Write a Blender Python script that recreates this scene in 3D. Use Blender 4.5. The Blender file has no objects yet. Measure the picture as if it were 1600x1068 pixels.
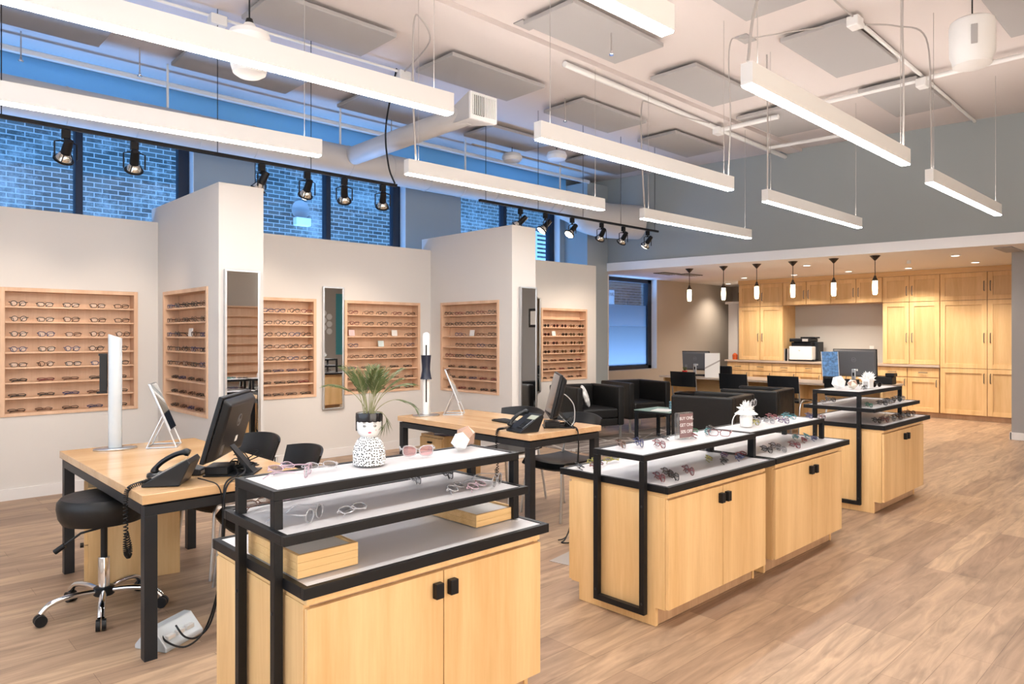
import bpy, bmesh, math, random
from mathutils import Matrix, Vector
random.seed(7)
S = bpy.context.scene
COL = S.collection
PI = math.pi
R = math.radians

# ------------------------------------------------------------------ camera, world, exposure
cam_d = bpy.data.cameras.new('camera'); cam = bpy.data.objects.new('camera', cam_d); COL.objects.link(cam)
cam_d.sensor_width = 36.0; cam_d.lens = 36.0 * 1093 / 1600
cam_d.shift_y = -(534 - 523) / 1600
cam.location = (0, 0, 1.45); cam.rotation_euler = (R(90), 0, R(46.4 - 90))
cam_d.clip_start = 0.05; cam_d.clip_end = 100
S.camera = cam
W = bpy.data.worlds.new('sky'); S.world = W; W.use_nodes = True
bg = W.node_tree.nodes['Background']; bg.inputs[0].default_value = (0.20, 0.46, 1.0, 1); bg.inputs[1].default_value = 1.3
S.view_settings.view_transform = 'Standard'; S.view_settings.look = 'None'
S.view_settings.gamma = 1; S.view_settings.use_curve_mapping = False
S.view_settings.exposure = 0.7
S.render.engine = 'CYCLES'
cy = S.cycles
cy.use_denoising = True; cy.max_bounces = 7; cy.diffuse_bounces = 4; cy.glossy_bounces = 4
cy.transparent_max_bounces = 16; cy.transmission_bounces = 4
cy.sample_clamp_indirect = 6; cy.caustics_reflective = False; cy.caustics_refractive = False

STRIP = 41.0     # radiance of the linear diffusers
UP = 20.0         # radiance of their upward slot

def light(name, kind, loc, energy, color=(1, 1, 1), rot=None, target=None, **kw):
    d = bpy.data.lights.new(name, kind); d.energy = energy; d.color = color
    for k, v in kw.items(): setattr(d, k, v)
    o = bpy.data.objects.new(name, d); COL.objects.link(o); o.location = loc
    if target is not None:
        o.rotation_euler = (Vector(target) - Vector(loc)).to_track_quat('-Z', 'Y').to_euler()
    elif rot: o.rotation_euler = rot
    return o
# added lamp low in the alley, unseen, throwing blue light up at the windows
light('alley_fill_lamp', 'AREA', (6.0, 9.7, 0.4), 1500, (0.22, 0.50, 1.0), rot=(R(180 + 20), 0, 0), shape='RECTANGLE', size=16, size_y=1.0)
# unseen fill lamps added behind the camera and at the left wall
light('rear_fill_lamp', 'AREA', (1.6, -2.5, 1.6), 300, (1.0, 0.965, 0.93), rot=(R(-90), 0, 0), shape='RECTANGLE', size=5.0, size_y=2.7)
light('rear_fill_lamp', 'AREA', (7.6, -2.5, 1.9), 80, (1.0, 0.965, 0.93), rot=(R(-90), 0, 0), shape='RECTANGLE', size=2.2, size_y=2.4)
light('side_fill_lamp', 'AREA', (-1.25, 2.2, 1.9), 80, (0.60, 0.78, 1.0), rot=(R(-90), 0, R(-90)), shape='RECTANGLE', size=5.0, size_y=2.2)
# recessed downlights over the wall cabinets (their trims are built further down)
DOWN = [(13.05, 6.95), (13.1, 5.95), (13.1, 4.95), (13.2, 4.0), (12.9, 2.95)]
for x, y in DOWN:
    light('downlight_lamp', 'SPOT', (x, y, 2.57), 80, (1.0, 0.89, 0.76), rot=(0, 0, 0), spot_size=R(125), spot_blend=0.7, shadow_soft_size=0.04)
for x, y in [(11.47, 5.0), (11.6, 2.9), (14.3, 8.0)]:
    light('downlight_lamp', 'SPOT', (x, y, 2.57), 60, (1.0, 0.86, 0.72), rot=(0, 0, 0), spot_size=R(130), spot_blend=0.8, shadow_soft_size=0.04)

# ------------------------------------------------------------------ materials
MATS = {}
def base(name):
    m = bpy.data.materials.new(name); m.use_nodes = True
    nt = m.node_tree; b = nt.nodes['Principled BSDF']
    MATS[name] = m
    return m, nt, b
def mat(name, col, rough=0.5, metal=0.0, spec=0.5, bump=0.0, bscale=60, var=0.0, vscale=3.0, emit=None, estr=0.0, coat=0.0, noise_detail=4):
    if name in MATS: return MATS[name]
    m, nt, b = base(name)
    b.inputs['Base Color'].default_value = (*col, 1); b.inputs['Roughness'].default_value = rough
    b.inputs['Metallic'].default_value = metal; b.inputs['Specular IOR Level'].default_value = spec
    b.inputs['Coat Weight'].default_value = coat
    if emit: b.inputs['Emission Color'].default_value = (*emit, 1); b.inputs['Emission Strength'].default_value = estr
    L = nt.links.new
    tc = nt.nodes.new('ShaderNodeTexCoord')
    if var > 0:
        n = nt.nodes.new('ShaderNodeTexNoise'); n.inputs['Scale'].default_value = vscale; n.inputs['Detail'].default_value = noise_detail
        r = nt.nodes.new('ShaderNodeValToRGB')
        r.color_ramp.elements[0].position = 0.3; r.color_ramp.elements[1].position = 0.7
        r.color_ramp.elements[0].color = (*[max(0, c * (1 - var)) for c in col], 1)
        r.color_ramp.elements[1].color = (*[min(1, c * (1 + var)) for c in col], 1)
        L(tc.outputs['Object'], n.inputs['Vector']); L(n.outputs['Fac'], r.inputs['Fac']); L(r.outputs['Color'], b.inputs['Base Color'])
    if bump > 0:
        n = nt.nodes.new('ShaderNodeTexNoise'); n.inputs['Scale'].default_value = bscale; n.inputs['Detail'].default_value = 3
        bp = nt.nodes.new('ShaderNodeBump'); bp.inputs['Strength'].default_value = bump; bp.inputs['Distance'].default_value = 0.01
        L(tc.outputs['Object'], n.inputs['Vector']); L(n.outputs['Fac'], bp.inputs['Height']); L(bp.outputs['Normal'], b.inputs['Normal'])
    return m
def wood(name, c1, c2, axis='z', rough=0.42, scale=9.0, stretch=0.07, coat=0.0):
    """fine straight grain running along one axis"""
    m, nt, b = base(name); L = nt.links.new
    tc = nt.nodes.new('ShaderNodeTexCoord'); mp = nt.nodes.new('ShaderNodeMapping')
    s = [1.0, 1.0, 1.0]; s['xyz'.index(axis)] = stretch
    mp.inputs['Scale'].default_value = s
    n = nt.nodes.new('ShaderNodeTexNoise'); n.inputs['Scale'].default_value = scale; n.inputs['Detail'].default_value = 5; n.inputs['Distortion'].default_value = 0.6
    n2 = nt.nodes.new('ShaderNodeTexNoise'); n2.inputs['Scale'].default_value = scale * 9; n2.inputs['Detail'].default_value = 3
    mx = nt.nodes.new('ShaderNodeMath'); mx.operation = 'MULTIPLY_ADD'; mx.inputs[1].default_value = 0.35
    r = nt.nodes.new('ShaderNodeValToRGB')
    r.color_ramp.elements[0].position = 0.45; r.color_ramp.elements[1].position = 0.9
    r.color_ramp.elements[0].color = (*c1, 1); r.color_ramp.elements[1].color = (*c2, 1)
    L(tc.outputs['Object'], mp.inputs['Vector']); L(mp.outputs['Vector'], n.inputs['Vector']); L(mp.outputs['Vector'], n2.inputs['Vector'])
    L(n2.outputs['Fac'], mx.inputs[0]); L(n.outputs['Fac'], mx.inputs[2]); L(mx.outputs[0], r.inputs['Fac'])
    L(r.outputs['Color'], b.inputs['Base Color']); b.inputs['Roughness'].default_value = rough
    b.inputs['Coat Weight'].default_value = coat; b.inputs['Coat Roughness'].default_value = 0.15
    return m
def glassy(name, tint=(1, 1, 1), gloss=0.12, rough=0.02, solid=0.0, col=(1, 1, 1)):
    """thin clear pane: mostly see-through, a little mirror-like"""
    m = bpy.data.materials.new(name); m.use_nodes = True; MATS[name] = m
    nt = m.node_tree; nt.nodes.clear(); L = nt.links.new
    o = nt.nodes.new('ShaderNodeOutputMaterial'); t = nt.nodes.new('ShaderNodeBsdfTransparent'); g = nt.nodes.new('ShaderNodeBsdfGlossy')
    fr = nt.nodes.new('ShaderNodeLayerWeight'); fr.inputs['Blend'].default_value = 0.25
    ma = nt.nodes.new('ShaderNodeMath'); ma.operation = 'MULTIPLY_ADD'; ma.inputs[1].default_value = 0.6; ma.inputs[2].default_value = gloss; ma.use_clamp = True
    t.inputs[0].default_value = (*tint, 1); g.inputs['Roughness'].default_value = rough
    mix = nt.nodes.new('ShaderNodeMixShader')
    L(fr.outputs['Fresnel'], ma.inputs[0]); L(ma.outputs[0], mix.inputs[0]); L(t.outputs[0], mix.inputs[1]); L(g.outputs[0], mix.inputs[2])
    if solid > 0:
        d = nt.nodes.new('ShaderNodeBsdfTranslucent' if 'frost' in name else 'ShaderNodeBsdfDiffuse'); d.inputs[0].default_value = (*col, 1); m2 = nt.nodes.new('ShaderNodeMixShader')
        m2.inputs[0].default_value = solid; L(mix.outputs[0], m2.inputs[1]); L(d.outputs[0], m2.inputs[2]); L(m2.outputs[0], o.inputs[0])
    else: L(mix.outputs[0], o.inputs[0])
    return m

def make_floor_mat():
    m, nt, b = base('vinyl_plank'); L = nt.links.new
    tc = nt.nodes.new('ShaderNodeTexCoord')
    br = nt.nodes.new('ShaderNodeTexBrick'); br.offset = 0.37; br.offset_frequency = 3; br.squash = 1
    br.inputs['Scale'].default_value = 1.0; br.inputs['Brick Width'].default_value = 1.22; br.inputs['Row Height'].default_value = 0.155
    br.inputs['Mortar Size'].default_value = 0.0012; br.inputs['Mortar Smooth'].default_value = 0.2; br.inputs['Bias'].default_value = -0.1
    br.inputs['Color1'].default_value = (0.46, 0.32, 0.21, 1); br.inputs['Color2'].default_value = (0.29, 0.19, 0.13, 1); br.inputs['Mortar'].default_value = (0.20, 0.125, 0.08, 1)
    mp = nt.nodes.new('ShaderNodeMapping'); mp.inputs['Scale'].default_value = (1.1, 9, 1)
    n = nt.nodes.new('ShaderNodeTexNoise'); n.inputs['Scale'].default_value = 1.6; n.inputs['Detail'].default_value = 7; n.inputs['Roughness'].default_value = 0.62; n.inputs['Distortion'].default_value = 1.2
    r = nt.nodes.new('ShaderNodeValToRGB'); r.color_ramp.elements[0].position = 0.3; r.color_ramp.elements[1].position = 0.72
    r.color_ramp.elements[0].color = (0.62, 0.60, 0.60, 1); r.color_ramp.elements[1].color = (1.3, 1.28, 1.25, 1)
    mx = nt.nodes.new('ShaderNodeMix'); mx.data_type = 'RGBA'; mx.blend_type = 'MULTIPLY'; mx.inputs[0].default_value = 1
    n3 = nt.nodes.new('ShaderNodeTexNoise'); n3.inputs['Scale'].default_value = 3.5; n3.inputs['Detail'].default_value = 3
    r3 = nt.nodes.new('ShaderNodeValToRGB'); r3.color_ramp.elements[0].position = 0.62; r3.color_ramp.elements[1].position = 0.72
    r3.color_ramp.elements[0].color = (1, 1, 1, 1); r3.color_ramp.elements[1].color = (0.82, 0.80, 0.80, 1)
    mx2 = nt.nodes.new('ShaderNodeMix'); mx2.data_type = 'RGBA'; mx2.blend_type = 'MULTIPLY'; mx2.inputs[0].default_value = 1
    mp3 = nt.nodes.new('ShaderNodeMapping'); mp3.inputs['Scale'].default_value = (1, 3, 1)
    L(tc.outputs['Object'], br.inputs['Vector']); L(tc.outputs['Object'], mp.inputs['Vector']); L(mp.outputs[0], n.inputs['Vector']); L(n.outputs['Fac'], r.inputs['Fac'])
    L(tc.outputs['Object'], mp3.inputs['Vector']); L(mp3.outputs[0], n3.inputs['Vector']); L(n3.outputs['Fac'], r3.inputs['Fac'])
    L(br.outputs['Color'], mx.inputs[6]); L(r.outputs['Color'], mx.inputs[7]); L(mx.outputs[2], mx2.inputs[6]); L(r3.outputs['Color'], mx2.inputs[7]); L(mx2.outputs[2], b.inputs['Base Color'])
    b.inputs['Roughness'].default_value = 0.42; b.inputs['Specular IOR Level'].default_value = 0.35
    bp = nt.nodes.new('ShaderNodeBump'); bp.inputs['Strength'].default_value = 0.12; bp.inputs['Distance'].default_value = 0.004
    L(n.outputs['Fac'], bp.inputs['Height']); L(bp.outputs[0], b.inputs['Normal'])
    return m
def make_brick_mat():
    m, nt, b = base('alley_brick'); L = nt.links.new
    tc = nt.nodes.new('ShaderNodeTexCoord'); sp = nt.nodes.new('ShaderNodeSeparateXYZ'); cb = nt.nodes.new('ShaderNodeCombineXYZ')
    L(tc.outputs['Object'], sp.inputs[0]); L(sp.outputs['X'], cb.inputs['X']); L(sp.outputs['Z'], cb.inputs['Y'])
    br = nt.nodes.new('ShaderNodeTexBrick'); br.inputs['Scale'].default_value = 1
    br.inputs['Brick Width'].default_value = 0.21; br.inputs['Row Height'].default_value = 0.072; br.inputs['Mortar Size'].default_value = 0.008; br.inputs['Mortar Smooth'].default_value = 0.3
    br.inputs['Color1'].default_value = (0.035, 0.04, 0.035, 1); br.inputs['Color2'].default_value = (0.11, 0.11, 0.095, 1); br.inputs['Mortar'].default_value = (0.36, 0.36, 0.33, 1)
    n = nt.nodes.new('ShaderNodeTexNoise'); n.inputs['Scale'].default_value = 0.7; n.inputs['Detail'].default_value = 12; n.inputs['Roughness'].default_value = 0.82
    r = nt.nodes.new('ShaderNodeValToRGB'); r.color_ramp.elements[0].position = 0.5; r.color_ramp.elements[1].position = 0.66
    r.color_ramp.elements[0].color = (0, 0, 0, 1); r.color_ramp.elements[1].color = (0.75, 0.75, 0.75, 1)
    mx = nt.nodes.new('ShaderNodeMix'); mx.data_type = 'RGBA'; mx.inputs[7].default_value = (0.48, 0.48, 0.45, 1)
    L(cb.outputs[0], br.inputs['Vector']); L(tc.outputs['Object'], n.inputs['Vector']); L(n.outputs['Fac'], r.inputs['Fac'])
    L(r.outputs['Color'], mx.inputs[0]); L(br.outputs['Color'], mx.inputs[6]); L(mx.outputs[2], b.inputs['Base Color'])
    b.inputs['Roughness'].default_value = 0.9
    return m
def make_dots_mat():
    m, nt, b = base('dotted_glaze'); L = nt.links.new
    tc = nt.nodes.new('ShaderNodeTexCoord'); sp = nt.nodes.new('ShaderNodeSeparateXYZ'); cb = nt.nodes.new('ShaderNodeCombineXYZ')
    at = nt.nodes.new('ShaderNodeMath'); at.operation = 'ARCTAN2'; mu = nt.nodes.new('ShaderNodeMath'); mu.operation = 'MULTIPLY'; mu.inputs[1].default_value = 0.055
    L(tc.outputs['Object'], sp.inputs[0]); L(sp.outputs['Y'], at.inputs[0]); L(sp.outputs['X'], at.inputs[1]); L(at.outputs[0], mu.inputs[0])
    L(mu.outputs[0], cb.inputs['X']); L(sp.outputs['Z'], cb.inputs['Y'])
    v = nt.nodes.new('ShaderNodeTexVoronoi'); v.voronoi_dimensions = '2D'; v.inputs['Scale'].default_value = 108; v.inputs['Randomness'].default_value = 0.7
    c = nt.nodes.new('ShaderNodeMath'); c.operation = 'LESS_THAN'; c.inputs[1].default_value = 0.29
    mx = nt.nodes.new('ShaderNodeMix'); mx.data_type = 'RGBA'; mx.inputs[6].default_value = (0.85, 0.85, 0.84, 1); mx.inputs[7].default_value = (0.015, 0.015, 0.018, 1)
    L(cb.outputs[0], v.inputs['Vector']); L(v.outputs['Distance'], c.inputs[0]); L(c.outputs[0], mx.inputs[0]); L(mx.outputs[2], b.inputs['Base Color'])
    b.inputs['Roughness'].default_value = 0.2
    return m
def make_streak_rug():
    m, nt, b = base('streaked_carpet'); L = nt.links.new
    tc = nt.nodes.new('ShaderNodeTexCoord'); acc = None
    for k, (rot, sc) in enumerate([(0.5, 2.6), (-0.35, 2.1), (1.25, 2.3)]):
        mp = nt.nodes.new('ShaderNodeMapping'); mp.inputs['Rotation'].default_value = (0, 0, rot); mp.inputs['Scale'].default_value = (0.35, 1, 1); mp.inputs['Location'].default_value = (k * 3.1, k, 0)
        v = nt.nodes.new('ShaderNodeTexVoronoi'); v.feature = 'DISTANCE_TO_EDGE'; v.voronoi_dimensions = '2D'; v.inputs['Scale'].default_value = sc
        c = nt.nodes.new('ShaderNodeMath'); c.operation = 'LESS_THAN'; c.inputs[1].default_value = 0.022
        L(tc.outputs['Object'], mp.inputs[0]); L(mp.outputs[0], v.inputs['Vector']); L(v.outputs['Distance'], c.inputs[0])
        if acc is None: acc = c
        else:
            a = nt.nodes.new('ShaderNodeMath'); a.operation = 'MAXIMUM'; L(acc.outputs[0], a.inputs[0]); L(c.outputs[0], a.inputs[1]); acc = a
    mx = nt.nodes.new('ShaderNodeMix'); mx.data_type = 'RGBA'; mx.inputs[6].default_value = (0.17, 0.135, 0.115, 1); mx.inputs[7].default_value = (0.42, 0.37, 0.33, 1)
    L(acc.outputs[0], mx.inputs[0]); L(mx.outputs[2], b.inputs['Base Color']); b.inputs['Roughness'].default_value = 0.95
    return m

M_floor = make_floor_mat(); M_brick = make_brick_mat(); M_dots = make_dots_mat(); M_rug = make_streak_rug()
M_wall = mat('warm_white_paint', (0.70, 0.675, 0.645), 0.75, bump=0.02, bscale=300)
M_gray = mat('blue_grey_paint', (0.35, 0.39, 0.40), 0.8)
M_taupe = mat('taupe_paint', (0.42, 0.37, 0.315), 0.8)
M_ceil = mat('ceiling_paint', (0.66, 0.60, 0.575), 0.9, bump=0.05, bscale=40)
M_header = mat('blue_daylight_tint', (0.22, 0.55, 0.88), 0.7)  # blue window light on the header, put into the wall colour
M_white = mat('white_paint', (0.80, 0.80, 0.79), 0.5)
M_trim = mat('white_trim', (0.78, 0.77, 0.76), 0.45)
M_soffit = mat('soffit_paint', (0.82, 0.78, 0.75), 0.8)
M_maple = wood('maple_vertical', (0.69, 0.43, 0.185), (0.85, 0.59, 0.30), 'z')
M_mapleH = wood('maple_along_y', (0.69, 0.43, 0.185), (0.85, 0.59, 0.30), 'y')
M_maplep = wood('golden_maple_panel', (0.62, 0.385, 0.165), (0.76, 0.52, 0.26), 'z')
M_case = wood('display_maple', (0.66, 0.42, 0.27), (0.78, 0.54, 0.37), 'z', rough=0.5)
M_desk = wood('desk_maple', (0.56, 0.335, 0.16), (0.72, 0.47, 0.25), 'x', rough=0.25, coat=0.4, scale=5, stretch=0.12)
M_desk2 = wood('desk_butcher_block', (0.60, 0.36, 0.19), (0.78, 0.53, 0.31), 'y', rough=0.25, coat=0.4, scale=6, stretch=0.12)
M_edge = wood('plywood_edge', (0.42, 0.25, 0.14), (0.58, 0.37, 0.22), 'z')
M_pine = wood('pale_pine', (0.66, 0.40, 0.155), (0.86, 0.59, 0.28), 'x', rough=0.5, scale=16)
M_blk = mat('black_steel', (0.006, 0.006, 0.007), 0.45, spec=0.3)
M_graysteel = mat('graphite_steel', (0.014, 0.017, 0.022), 0.42, spec=0.4)
M_lam = mat('white_laminate', (0.60, 0.585, 0.595), 0.35)
M_plast = mat('black_plastic', (0.007, 0.008, 0.010), 0.4, spec=0.35)
M_plast2 = mat('satin_black_plastic', (0.010, 0.011, 0.013), 0.3, spec=0.4)
M_leather = mat('black_leather', (0.008, 0.0075, 0.0075), 0.45, spec=0.4, bump=0.45, bscale=9)
M_chrome = mat('chrome', (0.75, 0.76, 0.78), 0.10, metal=1)
M_silver = mat('brushed_silver', (0.62, 0.64, 0.67), 0.32, metal=1)
M_silverp = mat('silver_enamel', (0.55, 0.60, 0.64), 0.35, metal=0.15)
M_nickel = mat('dark_nickel', (0.22, 0.21, 0.20), 0.35, metal=0.9)
M_mirror = mat('mirror_glass', (0.86, 0.87, 0.86), 0.015, metal=1)
M_frame = mat('navy_window_frame', (0.012, 0.018, 0.032), 0.5)
M_pane = glassy('window_glass', (0.88, 0.95, 1.0), 0.03)
M_frost = glassy('frosted_film', (0.75, 0.86, 1.0), 0.02, 0.4, solid=0.82, col=(0.40, 0.32, 0.29))
M_frost2 = glassy('light_frosted_film', (0.75, 0.86, 1.0), 0.02, 0.4, solid=0.4, col=(0.40, 0.33, 0.30))
M_acryl = glassy('clear_acrylic', (0.95, 0.97, 0.97), 0.12, 0.03, solid=0.06)
M_tableglass = glassy('green_table_glass', (0.72, 0.9, 0.84), 0.2, 0.05, solid=0.5, col=(0.55, 0.72, 0.67))
M_panel = mat('acoustic_panel_grey', (0.40, 0.385, 0.38), 0.95)
M_strip = mat('lit_diffuser', (1, 1, 1), 0.5, emit=(1.0, 0.98, 0.955), estr=STRIP)
M_up = mat('lit_upward_slot', (1, 1, 1), 0.5, emit=(1.0, 0.93, 0.88), estr=UP)
M_pend = mat('lit_pendant_glass', (1, 0.95, 0.85), 0.3, emit=(1.0, 0.80, 0.52), estr=9.0)
M_bulb_on = mat('lit_lamp_face', (1, 1, 1), 0.3, emit=(1.0, 0.88, 0.7), estr=25.0)
M_bulb_off = mat('lamp_reflector', (0.7, 0.68, 0.62), 0.15, metal=0.8)
M_duct = mat('white_duct', (0.62, 0.60, 0.58), 0.5)
M_conduit = mat('grey_conduit', (0.42, 0.39, 0.37), 0.5)
M_bronze = mat('dark_bronze', (0.06, 0.045, 0.035), 0.35, metal=0.7)
M_card = mat('white_card', (0.82, 0.81, 0.79), 0.6)
M_darkvent = mat('dark_vent', (0.05, 0.045, 0.04), 0.7)
M_leaf = mat('palm_green', (0.085, 0.115, 0.03), 0.5, var=0.35, vscale=25)
M_stem = mat('palm_stem', (0.30, 0.30, 0.16), 0.5)
M_soil = mat('dark_soil', (0.05, 0.035, 0.025), 0.95, bump=0.5)
M_ceram = mat('white_ceramic', (0.85, 0.85, 0.84), 0.2)
M_ceramblk = mat('black_ceramic', (0.012, 0.012, 0.016), 0.15)
M_lips = mat('pink_lips', (0.75, 0.08, 0.16), 0.3)
M_counter = wood('grey_beige_laminate', (0.42, 0.33, 0.26), (0.58, 0.48, 0.40), 'y', scale=14)
M_ink = mat('white_lettering', (0.85, 0.85, 0.85), 0.5)
M_red = mat('red_plastic', (0.6, 0.03, 0.03), 0.4)
M_teal = mat('teal_paint', (0.07, 0.32, 0.36), 0.6)

# ------------------------------------------------------------------ mesh helpers
class MB:
    def __init__(s): s.v = []; s.f = []; s.m = []; s.cur = 0; s.T = None
    def mt(s, k): s.cur = k; return s
    def _p(s, p):
        return tuple(s.T @ Vector(p)) if s.T is not None else tuple(p)
    def add(s, vs, fs):
        b = len(s.v); s.v += [s._p(p) for p in vs]
        s.f += [tuple(b + i for i in f) for f in fs]; s.m += [s.cur] * len(fs); return s
    def box(s, x0, x1, y0, y1, z0, z1):
        x0, x1 = sorted((x0, x1)); y0, y1 = sorted((y0, y1)); z0, z1 = sorted((z0, z1))
        return s.add([(x0, y0, z0), (x1, y0, z0), (x1, y1, z0), (x0, y1, z0), (x0, y0, z1), (x1, y0, z1), (x1, y1, z1), (x0, y1, z1)],
                     [(0, 3, 2, 1), (4, 5, 6, 7), (0, 1, 5, 4), (1, 2, 6, 5), (2, 3, 7, 6), (3, 0, 4, 7)])
    def prism(s, poly, z0, z1):
        """poly: counter-clockwise (x, y) list"""
        n = len(poly)
        return s.add([(x, y, z0) for x, y in poly] + [(x, y, z1) for x, y in poly],
                     [tuple(range(n - 1, -1, -1)), tuple(range(n, 2 * n))] + [(i, (i + 1) % n, n + (i + 1) % n, n + i) for i in range(n)])
    def extr(s, prof, x0, x1):
        """prof: (y, z) outline extruded along x"""
        n = len(prof)
        return s.add([(x0, y, z) for y, z in prof] + [(x1, y, z) for y, z in prof],
                     [tuple(range(n - 1, -1, -1)), tuple(range(n, 2 * n))] + [(i, (i + 1) % n, n + (i + 1) % n, n + i) for i in range(n)])
    def tube(s, pts, r, n=8, closed=False, caps=True, flat=None):
        P = [Vector(p) for p in pts]; N = len(P); rings = []
        up = Vector((0, 0, 1)); prev = None
        for i in range(N):
            if closed: d = P[(i + 1) % N] - P[i - 1]
            else: d = P[min(i + 1, N - 1)] - P[max(i - 1, 0)]
            if d.length < 1e-9: d = Vector((0, 0, 1))
            d.normalize()
            if prev is None:
                a = up if abs(d.z) < 0.9 else Vector((1, 0, 0))
                u = (a - d * a.dot(d)).normalized()
            else:
                u = prev - d * prev.dot(d)
                u = u.normalized() if u.length > 1e-6 else Vector((1, 0, 0))
            prev = u; w = d.cross(u)
            rr = r[i] if isinstance(r, (list, tuple)) else r
            fx = flat or (1, 1)
            rings.append([tuple(P[i] + u * (rr * fx[0] * math.cos(2 * PI * k / n)) + w * (rr * fx[1] * math.sin(2 * PI * k / n))) for k in range(n)])
        vs = [p for ring in rings for p in ring]; fs = []
        M = N if closed else N - 1
        for i in range(M):
            a, b2 = i * n, ((i + 1) % N) * n
            for k in range(n): fs.append((a + k, a + (k + 1) % n, b2 + (k + 1) % n, b2 + k))
        if caps and not closed: fs += [tuple(range(n - 1, -1, -1)), tuple((N - 1) * n + k for k in range(n))]
        return s.add(vs, fs)
    def lathe(s, prof, n=24, c=(0, 0, 0), sx=1.0, sy=1.0):
        """prof: (r, z) from bottom to top"""
        vs = []; fs = []
        for r, z in prof:
            for k in range(n): a = 2 * PI * k / n; vs.append((c[0] + r * sx * math.cos(a), c[1] + r * sy * math.sin(a), c[2] + z))
        for i in range(len(prof) - 1):
            for k in range(n): fs.append((i * n + k, i * n + (k + 1) % n, (i + 1) * n + (k + 1) % n, (i + 1) * n + k))
        fs += [tuple(range(n - 1, -1, -1)), tuple((len(prof) - 1) * n + k for k in range(n))]
        return s.add(vs, fs)
    def ico(s, c, r, sub=1, sc=(1, 1, 1)):
        bm = bmesh.new(); bmesh.ops.create_icosphere(bm, subdivisions=sub, radius=r)
        s.add([(c[0] + v.co.x * sc[0], c[1] + v.co.y * sc[1], c[2] + v.co.z * sc[2]) for v in bm.verts], [tuple(v.index for v in f.verts) for f in bm.faces]); bm.free(); return s
    def build(s, name, mats, parent=None, bevel=0, smooth=False, loc=None, rot=None, subsurf=0, segs=2):
        me = bpy.data.meshes.new(name); me.from_pydata(s.v, [], s.f); me.update()
        if not isinstance(mats, (list, tuple)): mats = [mats]
        for m in mats: me.materials.append(m)
        if len(mats) > 1: me.polygons.foreach_set('material_index', s.m)
        if smooth:
            me.polygons.foreach_set('use_smooth', [True] * len(me.polygons))
            try: me.set_sharp_from_angle(angle=R(38))
            except Exception: pass
        o = bpy.data.objects.new(name, me); COL.objects.link(o)
        if parent: o.parent = parent
        if loc: o.location = loc
        if rot is not None: o.rotation_euler = (0, 0, rot) if not hasattr(rot, '__len__') else rot
        if bevel:
            b = o.modifiers.new('b', 'BEVEL'); b.width = bevel; b.segments = segs; b.limit_method = 'ANGLE'; b.angle_limit = R(40); b.harden_normals = False
        if subsurf:
            q = o.modifiers.new('s', 'SUBSURF'); q.levels = subsurf; q.render_levels = subsurf
        return o

def tag(o, label, cat, group=None):
    o['label'] = label; o['category'] = cat
    if group: o['group'] = group
    return o
def thing(name, label, cat, loc=(0, 0, 0), rz=0, group=None):
    o = bpy.data.objects.new(name, None); COL.objects.link(o); o.empty_display_size = 0.1
    o.location = loc; o.rotation_euler = (0, 0, rz); return tag(o, label, cat, group)
def struct(name, mb, m, **k):
    o = mb.build(name, m, **k); o['kind'] = 'structure'; return o
def dup(root, loc, rz=None, label=None, group=None):
    r = root.copy(); COL.objects.link(r); r.location = loc
    if rz is not None: r.rotation_euler = (0, 0, rz)
    if label: r['label'] = label
    if group: r['group'] = group
    for ch in list(root.children):
        c = ch.copy(); COL.objects.link(c); c.parent = r
        for g in ch.children:
            d = g.copy(); COL.objects.link(d); d.parent = c
    return r
def text(name, s, size, m, parent, loc, rot, align='CENTER', spacing=1.0):
    cu = bpy.data.curves.new('t', 'FONT'); cu.body = s; cu.size = size; cu.align_x = align; cu.align_y = 'CENTER'; cu.extrude = 0.0004; cu.space_line = spacing
    t = bpy.data.objects.new('t', cu); COL.objects.link(t)
    dg = bpy.context.evaluated_depsgraph_get(); me = bpy.data.meshes.new_from_object(t.evaluated_get(dg))
    bpy.data.objects.remove(t); bpy.data.curves.remove(cu)
    me.materials.clear(); me.materials.append(m)
    o = bpy.data.objects.new(name, me); COL.objects.link(o); o.parent = parent; o.location = loc; o.rotation_euler = rot
    return o
def arc(c, r, a0, a1, n, plane='xz'):
    out = []
    for i in range(n + 1):
        a = a0 + (a1 - a0) * i / n; p, q = r * math.cos(a), r * math.sin(a)
        out.append((c[0] + p, c[1], c[2] + q) if plane == 'xz' else (c[0], c[1] + p, c[2] + q) if plane == 'yz' else (c[0] + p, c[1] + q, c[2]))
    return out
def smoothpath(pts, n=8):
    """Catmull-Rom through points"""
    P = [Vector(p) for p in pts]; out = []
    for i in range(len(P) - 1):
        p0 = P[max(i - 1, 0)]; p1 = P[i]; p2 = P[i + 1]; p3 = P[min(i + 2, len(P) - 1)]
        for k in range(n):
            t = k / n
            out.append(0.5 * ((2 * p1) + (-p0 + p2) * t + (2 * p0 - 5 * p1 + 4 * p2 - p3) * t * t + (-p0 + 3 * p1 - 3 * p2 + p3) * t ** 3))
    out.append(P[-1]); return [tuple(p) for p in out]
ORD = ['first', 'second', 'third', 'fourth', 'fifth', 'sixth', 'seventh', 'eighth', 'ninth', 'tenth']

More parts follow.
